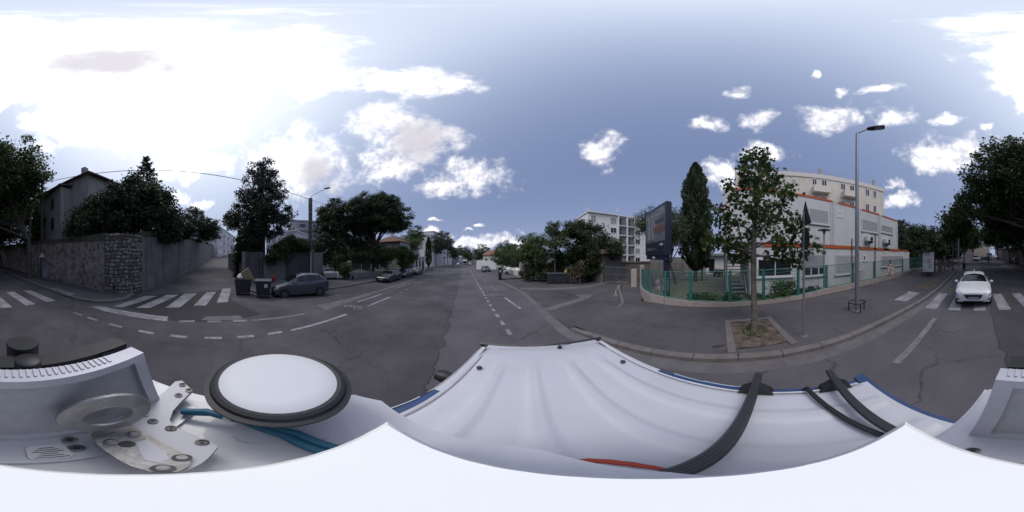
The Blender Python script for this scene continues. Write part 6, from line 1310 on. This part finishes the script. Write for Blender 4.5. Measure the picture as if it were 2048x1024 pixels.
# ================================================================ survey van and roof rig (local axes: x right, y forward)
HD = R(-21)
VW = mat('van_white_paint', (.53,.53,.575), .34, .05, 2.2, coat=.35, detail=8, streak=0); VB = mat('van_blue_wrap', (.022,.055,.15), .35, .2, 2, coat=.3); VLINE = mat('wrap_line', (.45,.55,.68), .4)
def dust(m_):
    nt = m_.node_tree; N = nt.nodes; L = nt.links; b = N['Principled BSDF']; src = b.inputs['Base Color'].links[0].from_socket
    t = N.new('ShaderNodeTexCoord'); mp = N.new('ShaderNodeMapping'); mp.inputs['Scale'].default_value = (9,1.2,3); L.new(t.outputs['Object'], mp.inputs[0])
    n1 = N.new('ShaderNodeTexNoise'); n1.inputs['Scale'].default_value = 1.6; n1.inputs['Detail'].default_value = 9; n1.inputs['Roughness'].default_value = .7; L.new(mp.outputs[0], n1.inputs['Vector'])
    n2 = N.new('ShaderNodeTexNoise'); n2.inputs['Scale'].default_value = 55; n2.inputs['Detail'].default_value = 3; L.new(t.outputs['Object'], n2.inputs['Vector'])
    r1 = N.new('ShaderNodeMapRange'); r1.inputs[1].default_value = .5; r1.inputs[2].default_value = .75; r1.inputs[4].default_value = .16; L.new(n1.outputs['Fac'], r1.inputs[0])
    r2 = N.new('ShaderNodeMapRange'); r2.inputs[1].default_value = .72; r2.inputs[2].default_value = .78; r2.inputs[4].default_value = .4; L.new(n2.outputs['Fac'], r2.inputs[0])
    ad = N.new('ShaderNodeMath'); ad.operation = 'MAXIMUM'; L.new(r1.outputs[0], ad.inputs[0]); L.new(r2.outputs[0], ad.inputs[1])
    x = N.new('ShaderNodeMix'); x.data_type = 'RGBA'; L.new(ad.outputs[0], x.inputs[0]); L.new(src, x.inputs[6]); x.inputs[7].default_value = (.30,.28,.26,1); L.new(x.outputs[2], b.inputs['Base Color'])
    r3 = N.new('ShaderNodeMapRange'); r3.inputs[1].default_value = .35; r3.inputs[2].default_value = .7; r3.inputs[3].default_value = .28; r3.inputs[4].default_value = .6; L.new(n1.outputs['Fac'], r3.inputs[0]); L.new(r3.outputs[0], b.inputs['Roughness'])
dust(VW)
vo = thing('survey_van', 'white survey van with ribbed roof and blue wrap under the camera', 'van', (0,0,0), HD, local=True)
def Lq(px, py, drop):
    a = R((px-928)*PXA)-R(21); d = drop/math.tan(R((py-512)*PXA)); return (d*math.sin(a), d*math.cos(a))
cx0 = .18; m = MB(); nx, ny = 84, 56; V = []; F = []
f0, f1 = -.42, 1.40
for i in range(nx+1):
    a = -1+2*i/nx
    for j in range(ny+1):
        t = j/ny; y = f0+(f1-f0)*t; hw = .63-.12*max(0,(y-.1)/1.3)**1.3
        x = cx0+a*hw*(1.0); z = 1.85-.018*a*a-.05*max(0,abs(a)-.9)/.1*.6-.04*max(0,(y-1.15)/.25)**2
        fade = min(1,max(0,(1.12-y)/.18)); rib = 0
        for c in (-.62,-.22,.22,.62):
            d = abs(a-c)/.085; rib += .010*fade*max(0,1-max(0,d-.45)/.55)**2*(3-2*max(0,1-max(0,d-.45)/.55)) if d < 1 else 0
        V.append((x,y,z+rib))
for i in range(nx):
    for j in range(ny): k = i*(ny+1)+j; F.append((k,k+ny+1,k+ny+2,k+1))
m.add(V,F); m.build('roof', VW, vo, 2)
def hwid(y): return .63-.12*max(0,(y-.1)/1.3)**1.3
for s in (-1,1):
    ys = [-.42,-.2,.1,.4,.72]; sec = lambda y, ex=0: [(cx0+s*(hwid(y)+d),y,z) for d,z in ((0,1.80),(.035,1.80),(.09,1.73),(.15,1.5),(.22,1.05),(.24,.6),(.22,.3))]
    for nm, yy, mt in (('side_panel',ys,VB),('front_pillar',[.72,1.0,1.25,1.4],VW)):
        m = MB(); V = [p for y in yy for p in sec(y)]; F = [(i*7+j,i*7+j+1,(i+1)*7+j+1,(i+1)*7+j) for i in range(len(yy)-1) for j in range(6)]; m.add(V,F); m.build(nm, mt, vo, True)
    for k in range(3):
        m = MB(); y = .62-k*.2; m.tube([(cx0+s*(hwid(y)+.045),y,1.797),(cx0+s*(hwid(y-.18)+.098),y-.18,1.735),(cx0+s*(hwid(y-.3)+.16),y-.3,1.5)], .004, 4); m.build('wrap_line', VLINE, vo)
    m = MB(); m.tube([(cx0+s*(hwid(y)-.035),y,1.838+.0) for y in (-.4,0,.4,.8,1.2)], .006, 6); m.build('roof_gutter', mat('van_seam', (.55,.55,.58), .6), vo)
    m = MB(); m.lathe([(.018,0),(.018,.012),(.01,.016)], 12, (cx0+s*.46,1.0 if s < 0 else .92,1.845)); m.build('roof_plug', DARKM, vo)
    m = MB(); m.lathe([(.0,-.10),(.07,-.08),(.09,0),(.07,.08),(.0,.10)], 14, (cx0+s*.98,1.5,1.15), 'X'); m.build('mirror', BLACK, vo, True); m = MB(); m.tube([(cx0+s*.72,1.5,1.1),(cx0+s*.93,1.5,1.14)], .03, 8); m.build('mirror_arm', VW, vo)
m = MB(); m.prism([(cx0-.86,-.40),(cx0+.86,-.40),(cx0+.86,1.4),(cx0-.86,1.4)], .3, 1.0); m.build('lower_body', VB, vo)
m = MB(); m.extr([(1.375,.32),(1.375,1.806),(1.47,1.785),(2.05,1.18),(2.75,1.0),(2.95,.75),(2.95,.32)], (cx0-.72,0,0), (0,1,0), (0,0,1), (1,0,0), 1.44); m.v = [(cx0+(p[0]-cx0)*(.70 if p[2] > 1.5 else 1), p[1], p[2]) for p in m.v]; m.build('front', VW, vo)
m = MB(); m.box((cx0,1.78,1.50),(1.2,.74,.02),0,R(-46)); m.build('windscreen', CGL, vo)
m = MB(); m.prism([(cx0-.72,-.50),(cx0+.72,-.50),(cx0+.70,-.43),(cx0-.70,-.43)], .3, 1.80); m.build('rear_doors', VB, vo)
m = MB(); m.box((cx0,-.445,1.795),(1.22,.05,.03)); m.build('rear_gutter', VW, vo)
for k in range(3): m = MB(); m.tube([(cx0+.2+k*.18,-.505,1.76),(cx0+.3+k*.12,-.505,1.2)], .004, 4); m.build('wrap_line', VLINE, vo)
for s in (-1,1):
    for y in (.05,2.3): m = MB(); m.lathe([(.31,-.1),(.31,.1)], 20, (cx0+s*.80,y,.31), 'X'); m.build('wheel', TYRE, vo)
m = MB(); m.lathe([(.02,0),(.02,.012),(.008,.03)], 10, (.30,1.34,1.83)); m.tube([(.30,1.34,1.85),(.36,1.1,2.02)], [.0035,.002], 5); m.build('radio_antenna', BLACK, vo)
# roof bars
BARM = mat('roof_bar_black', (.04,.04,.048), .5, .15, 20)
for y, lb in ((.115,'black roof bar nearer the windscreen across the van roof'),(-.275,'black roof bar at the rear edge of the van roof')):
    o = thing('roof_bar', lb, 'roof bar', (0,0,0), HD, local=True); m = MB(); m.extr([(-.018,-.016),(.018,-.016),(.023,0),(.016,.016),(-.016,.016),(-.023,0)], (cx0-.70,y,1.915), (0,1,0), (0,0,1), (1,0,0), 1.40); m.build('bar', BARM, o)
    for k in (-.009,.0,.009): m = MB(); m.box((cx0,y+k,1.9315),(1.38,.003,.002)); m.build('groove', BLACK, o)
    for s in (-1,1):
        m = MB(); m.extr([(-.085,0),(.085,0),(.07,.03),(.02,.065),(-.02,.065),(-.07,.03)], (cx0+s*.60-.03,y,1.835), (0,1,0), (0,0,1), (1,0,0), .06); m.build('foot', BLACK, o)
o = thing('power_cable', 'black cable crossing the rear of the van roof', 'cable', (0,0,0), HD, local=True); m = MB(); m.tube([(cx0+.64,-.12,1.80),(cx0+.60,-.13,1.87),(cx0+.35,-.2,1.87),(cx0+.1,-.26,1.88),(cx0-.1,-.2,1.9)], .014, 8); m.build('cable', BLACK, o, True)
o = thing('ratchet_strap', 'orange strap lying on the van roof by the mast', 'strap', (0,0,0), HD, local=True); m = MB(); m.tube([(*((lambda q: q)(Lq(x,y,.80))),1.90) for x,y in ((1143,922),(1175,921),(1215,923),(1260,928),(1300,934),(1340,941))], [.008,.012,.013,.012,.010,.006], 8); m.build('strap', mat('orange_strap', (.42,.06,.03), .6, .1), o, True)
# rig platform
ALU = mat('painted_aluminium', (.50,.50,.55), .42, .05, 3, .05, metal=.25); ALU2 = mat('aluminium_panel', (.44,.44,.47), .5, .06, 40, .15, metal=.25); STL = mat('brushed_steel', (.21,.205,.205), .48, .3, 14, .1, metal=.85)
ro = thing('camera_platform', 'pale raised platform carrying the survey instruments', 'platform', (0,0,0), HD, local=True)
def rr_poly(x0,x1,y0,y1,r,n=5):
    p = []
    for cx_,cy_,a0 in ((x1-r,y1-r,0),(x0+r,y1-r,90),(x0+r,y0+r,180),(x1-r,y0+r,270)): p += [(cx_+r*math.cos(R(a0+90*k/n)),cy_+r*math.sin(R(a0+90*k/n))) for k in range(n+1)]
    return p
m = MB(); m.prism([(-.36,-.40),(.13,-.40),(.13,-.12),(.10,.0),(.0875,.07),(.073,.102),(.045,.15),(.02,.18),(-.02,.195),(-.1,.205),(-.28,.235),(-.34,.2),(-.36,.1)], 2.238, 2.25); m.build('deck', VW, ro)
for x, y in ((-.26,-.27),(-.26,.115),(.07,-.27),(.02,.10)): m = MB(); m.tube([(x,y,1.93),(x,y,2.22)], .03, 10); m.build('leg', BARM, ro)
# added white mast, stand-in for the blank area under the camera: almond plan
m = MB(); tipA, tipB = R(-26.9-21), R(155.1-21); h = .30
def alm(sc, n=14):
    A = Vector((math.sin(tipA),math.cos(tipA)))*.19*sc; B = Vector((math.sin(tipB),math.cos(tipB)))*.19*sc; w = .069*sc
    nn = Vector((B-A).normalized()); nn = Vector((-nn.y,nn.x)); out = []
    for s in (1,-1):
        for k in range(n): t = k/n; p = (A.lerp(B,t) if s == 1 else B.lerp(A,t)); out.append(p+nn*s*w*math.sin(math.pi*t)**.9)
    return [(p.x,p.y) for p in out]
a0, a1, a2 = alm(1.0), alm(1.0), alm(.93)
ar = sum(a0[i][0]*a0[(i+1)%len(a0)][1]-a0[(i+1)%len(a0)][0]*a0[i][1] for i in range(len(a0)))
n = len(a0); V = [(*p,2.25) for p in a0]+[(*p,2.394) for p in a1]+[(*p,2.402) for p in a2]
m.add(V, [tuple(range(2*n,3*n))]+[(k*n+i,k*n+(i+1)%n,(k+1)*n+(i+1)%n,(k+1)*n+i) for k in range(2) for i in range(n)]); mo = m.build('stand_in_mast', mat('mast_white', (.93,.93,.93), .6, .01), None, True)
mo.rotation_euler = (0,0,HD); tag(mo, 'added white almond shaped stand-in mast filling the blank area directly below the viewpoint', 'mast')
# satellite antenna disc
d_ = (-.325,.02); o = thing('satellite_antenna', 'round white satellite antenna with black rubber rim', 'antenna', (0,0,0), HD, local=True)
m = MB(); m.lathe([(.120,0),(.116,.004),(.08,.006),(.04,.007),(.0,.007)], 48, (*d_,2.392)); m.build('radome', mat('radome_plastic', (.62,.62,.65), .55, .03, 3), o, 2)
m = MB(); m.lathe([(.142,-.016),(.143,-.008),(.133,-.006),(.131,.002),(.124,.006),(.116,.004)], 48, (*d_,2.392)); m.build('rim', mat('black_rubber', (.02,.02,.024), .55, .1), o, True)
m = MB(); m.lathe([(.05,2.25),(.05,2.38)], 20, (*d_,0)); m.build('stem', BARM, o); m = MB(); m.prism(rr_poly(-.40,-.2,-.05,.09,.03), 2.251, 2.262); m.build('arm', VW, o)
# instrument housing: tapered box with a recessed panel
o = thing('instrument_housing', 'tapered grey metal instrument housing with recessed panel', 'instrument', (0,0,0), HD, local=True)
def tap(y, z, e=0): return (-.215-.06*(2.5-z)/.25+e, .052+.04*(2.5-z)/.25-e)
zt, zb = 2.50, 2.262; yf, yb = -.205, -.238
V = []
for y in (yf,yb):
    for z in (zb,zt): a, c = tap(y,z); V += [(a,y,z),(c,y,z)]
m = MB(); m.add(V, [(0,1,3,2)][:0]+[(4,6,7,5),(0,4,5,1),(0,2,6,4),(1,5,7,3),(2,3,7,6)])
e = .026; In = []
for z in (zb+.02,zt-.018): a, c = tap(0,z,e); In += [(a,yf,z),(c,yf,z)]
Id = [(p[0],yf-.012,p[2]) for p in In]
k = len(m.v); m.add([V[0],V[1],V[2],V[3]]+In+Id, [(0,1,5,4),(1,3,7,5),(3,2,6,7),(2,0,4,6),(4,5,9,8),(5,7,11,9),(7,6,10,11),(6,4,8,10)]); m.build('casing', ALU, o)
m = MB(); m.add([(p[0],p[1]+.001,p[2]) for p in Id], [(0,1,3,2)]); m.build('panel', ALU2, o)
for k in range(20): x = -.15+k*.0098; m = MB(); m.box((x,-.226,zt+.001),(.004,.02,.003)); m.build('cooling_fin', ALU, o)
m = MB(); m.prism(rr_poly(-.30,.12,-.40,-.135,.02), 2.25, 2.262); m.build('base_flange', ALU, o)
for x, y in ((-.165,-.165),(-.135,-.152),(.065,-.16),(-.27,-.2),(-.255,-.17)):
    m = MB(); m.lathe([(.0085,0),(.0085,.004),(.006,.005),(.006,.002)], 16, (x,y,2.262)); bt = m.build('bolt', STL, o); m = MB(); m.lathe([(.004,.0),(.004,.0055)], 6, (x,y,2.262)); m.build('socket', BLACK, bt)
# mounting arm plate with bolts towards the left
def Lp(px, py, drop):
    """van-local point at a depth below the viewpoint"""
    a = R((px-928)*PXA)-R(21); d = drop/math.tan(R((py-512)*PXA)); return (d*math.sin(a), d*math.cos(a))
def ccw(p): return p if sum(p[i][0]*p[(i+1)%len(p)][1]-p[(i+1)%len(p)][0]*p[i][1] for i in range(len(p))) > 0 else p[::-1]
m = MB(); m.prism(ccw([Lp(x,y,.40) for x,y in ((350,763),(364,761),(385,780),(362,803),(346,821),(339,840),(347,852),(380,866),(421,882),(436,893),(405,925),(370,942),(300,942),(255,905),(252,850),(258,836),(300,805))]), 2.288, 2.30); m.build('mounting_arm', mat('arm_aluminium', (.36,.36,.40), .5, .06, 5, metal=.2), o)
for x, y in ((365,769),(378,780),(357,790),(289,828),(306,842),(342,856),(404,884)):
    q = Lp(x,y,.397); m = MB(); m.lathe([(.0085,0),(.0085,.003),(.0055,.004),(.005,.001)], 16, (q[0],q[1],2.3)); bt = m.build('bolt', STL, o); m = MB(); m.lathe([(.0035,0),(.0035,.0035)], 6, (q[0],q[1],2.3)); m.build('socket', BLACK, bt)
for x, y in ((140,880),(153,896)):
    q = Lp(x,y,.435); m = MB(); m.lathe([(.011,0),(.011,.003),(.007,.004),(.006,.001)], 18, (q[0],q[1],2.262)); bt = m.build('bolt', STL, o); m = MB(); m.lathe([(.0045,0),(.0045,.0035)], 6, (q[0],q[1],2.262)); m.build('socket', BLACK, bt)
# black scanner on top of the housing
o = thing('laser_scanner', 'black cylindrical laser scanner behind the instrument housing', 'instrument', (0,0,0), HD, local=True)
m = MB(); m.lathe([(.036,2.27),(.036,2.478),(.037,2.482),(.035,2.487)], 28, (-.024,-.362,0)); m.build('scanner_head', BLACK, o, True); m = MB(); m.lathe([(.022,2.40),(.022,2.504),(.018,2.507)], 24, (-.026,-.264,0)); m.build('small_head', BLACK, o, True)
m = MB(); m.box((-.10,-.31,2.455),(.30,.045,.03),.05); m.build('bracket', BLACK, o)
for x in (-.16,-.02,.03): m = MB(); m.box((x,-.31,2.36),(.03,.035,.22 if x < 0 else .2)); m.build('bracket_leg', BLACK, o); m = MB(); m.box((-.19,-.286,2.462),(.03,.004,.02)); m.build('label_plate', STL, o)
# lifting eye bracket
o = thing('lifting_eye', 'brushed steel lifting eye bolted to the mounting arm', 'bracket', (0,0,0), HD, local=True)
a = R((214-928)*PXA)-R(21); e = R((512-829)*PXA); Dv = Vector((math.sin(a)*math.cos(e),math.cos(a)*math.cos(e),math.sin(e))); tz = Vector((math.cos(a),-math.sin(a),0)); tu = tz.cross(Dv); c = Vector((0,0,CAM_H))+Dv*.372
un = tz*.93+tu*.37; vn = (tu*.93-tz*.37)*.55-Dv*.83; un.normalize(); vn = (vn-un*vn.dot(un)).normalized(); wn_ = un.cross(vn); N = 36; m = MB(); V = []
for k in range(N):
    t = 2*math.pi*k/N; dr = un*math.cos(t)+vn*math.sin(t); cc = c-vn*.006
    for r_, s_ in ((.064,-.004),(.066,0),(.064,.004),(.034,.004),(.032,0),(.034,-.004)): V.append((c if r_ > .05 else cc)+dr*r_+wn_*s_)
m.add(V, [(k*6+j,k*6+(j+1)%6,((k+1)%N)*6+(j+1)%6,((k+1)%N)*6+j) for k in range(N) for j in range(6)]); m.build('eye', mat('worn_steel', (.36,.35,.35), .4, .25, 20, .1, metal=.8), o, True)
FP = [(182,868),(205,850),(262,848),(300,872),(345,895),(384,914),(378,932),(355,944),(300,943),(262,932),(220,908),(195,890)]
m = MB(); m.prism(ccw([Lp(x,y,.392) for x,y in FP]), 2.302, 2.308); m.build('foot_plate', STL, o)
m = MB(); m.prism(ccw([Lp(x,y,.391) for x,y in ((272,885),(295,878),(332,905),(338,918),(318,925),(290,920))]), 2.3081, 2.3086); m.build('slot', mat('arm_aluminium', (.36,.36,.40)), o)
for x, y in ((222,884),(268,868),(364,915),(326,936)): q = Lp(x,y,.39); m = MB(); m.lathe([(.009,0),(.009,.003),(.005,.005)], 16, (q[0],q[1],2.308)); m.build('bolt', STL, o)
q = Lp(254,888,.391); m = MB(); m.lathe([(.0095,0),(.0095,.0006)], 18, (q[0],q[1],2.308)); m.build('hole', BLACK, o)
m = MB(); m.prism(rr_poly(-.06,-.015,-.185,-.142,.01), 2.263, 2.2655); lb = m.build('data_label', WHITEP, ro)
for k in range(6): m = MB(); m.box((-.0375,-.147-k*.0058,2.266),(.034-.008*(k%3),.0018,.0006)); m.build('print_line', BLACK, lb)
# blue cables
for k in range(2):
    o = thing('data_cable', ('upper','lower')[k]+' teal data cable curving from the housing under the antenna', 'cable', (0,0,0), HD, local=True)
    m = MB(); m.tube([(-.26,-.15,2.275+k*.004),(-.27,-.09-.018*k,2.29),(-.255,-.02-.02*k,2.29),(-.215,.04-.02*k,2.28),(-.16,.075-.02*k,2.265),(-.12,.09-.02*k,2.262)], .0095, 10); m.build('cable', mat('teal_cable', (.02,.12,.19), .45, .08), o, True)
    m = MB(); m.tube([(-.262,-.05-.02*k,2.29),(-.258,-.035-.02*k,2.29)], .0108, 10); m.build('cable_tie', WHITEP, o)
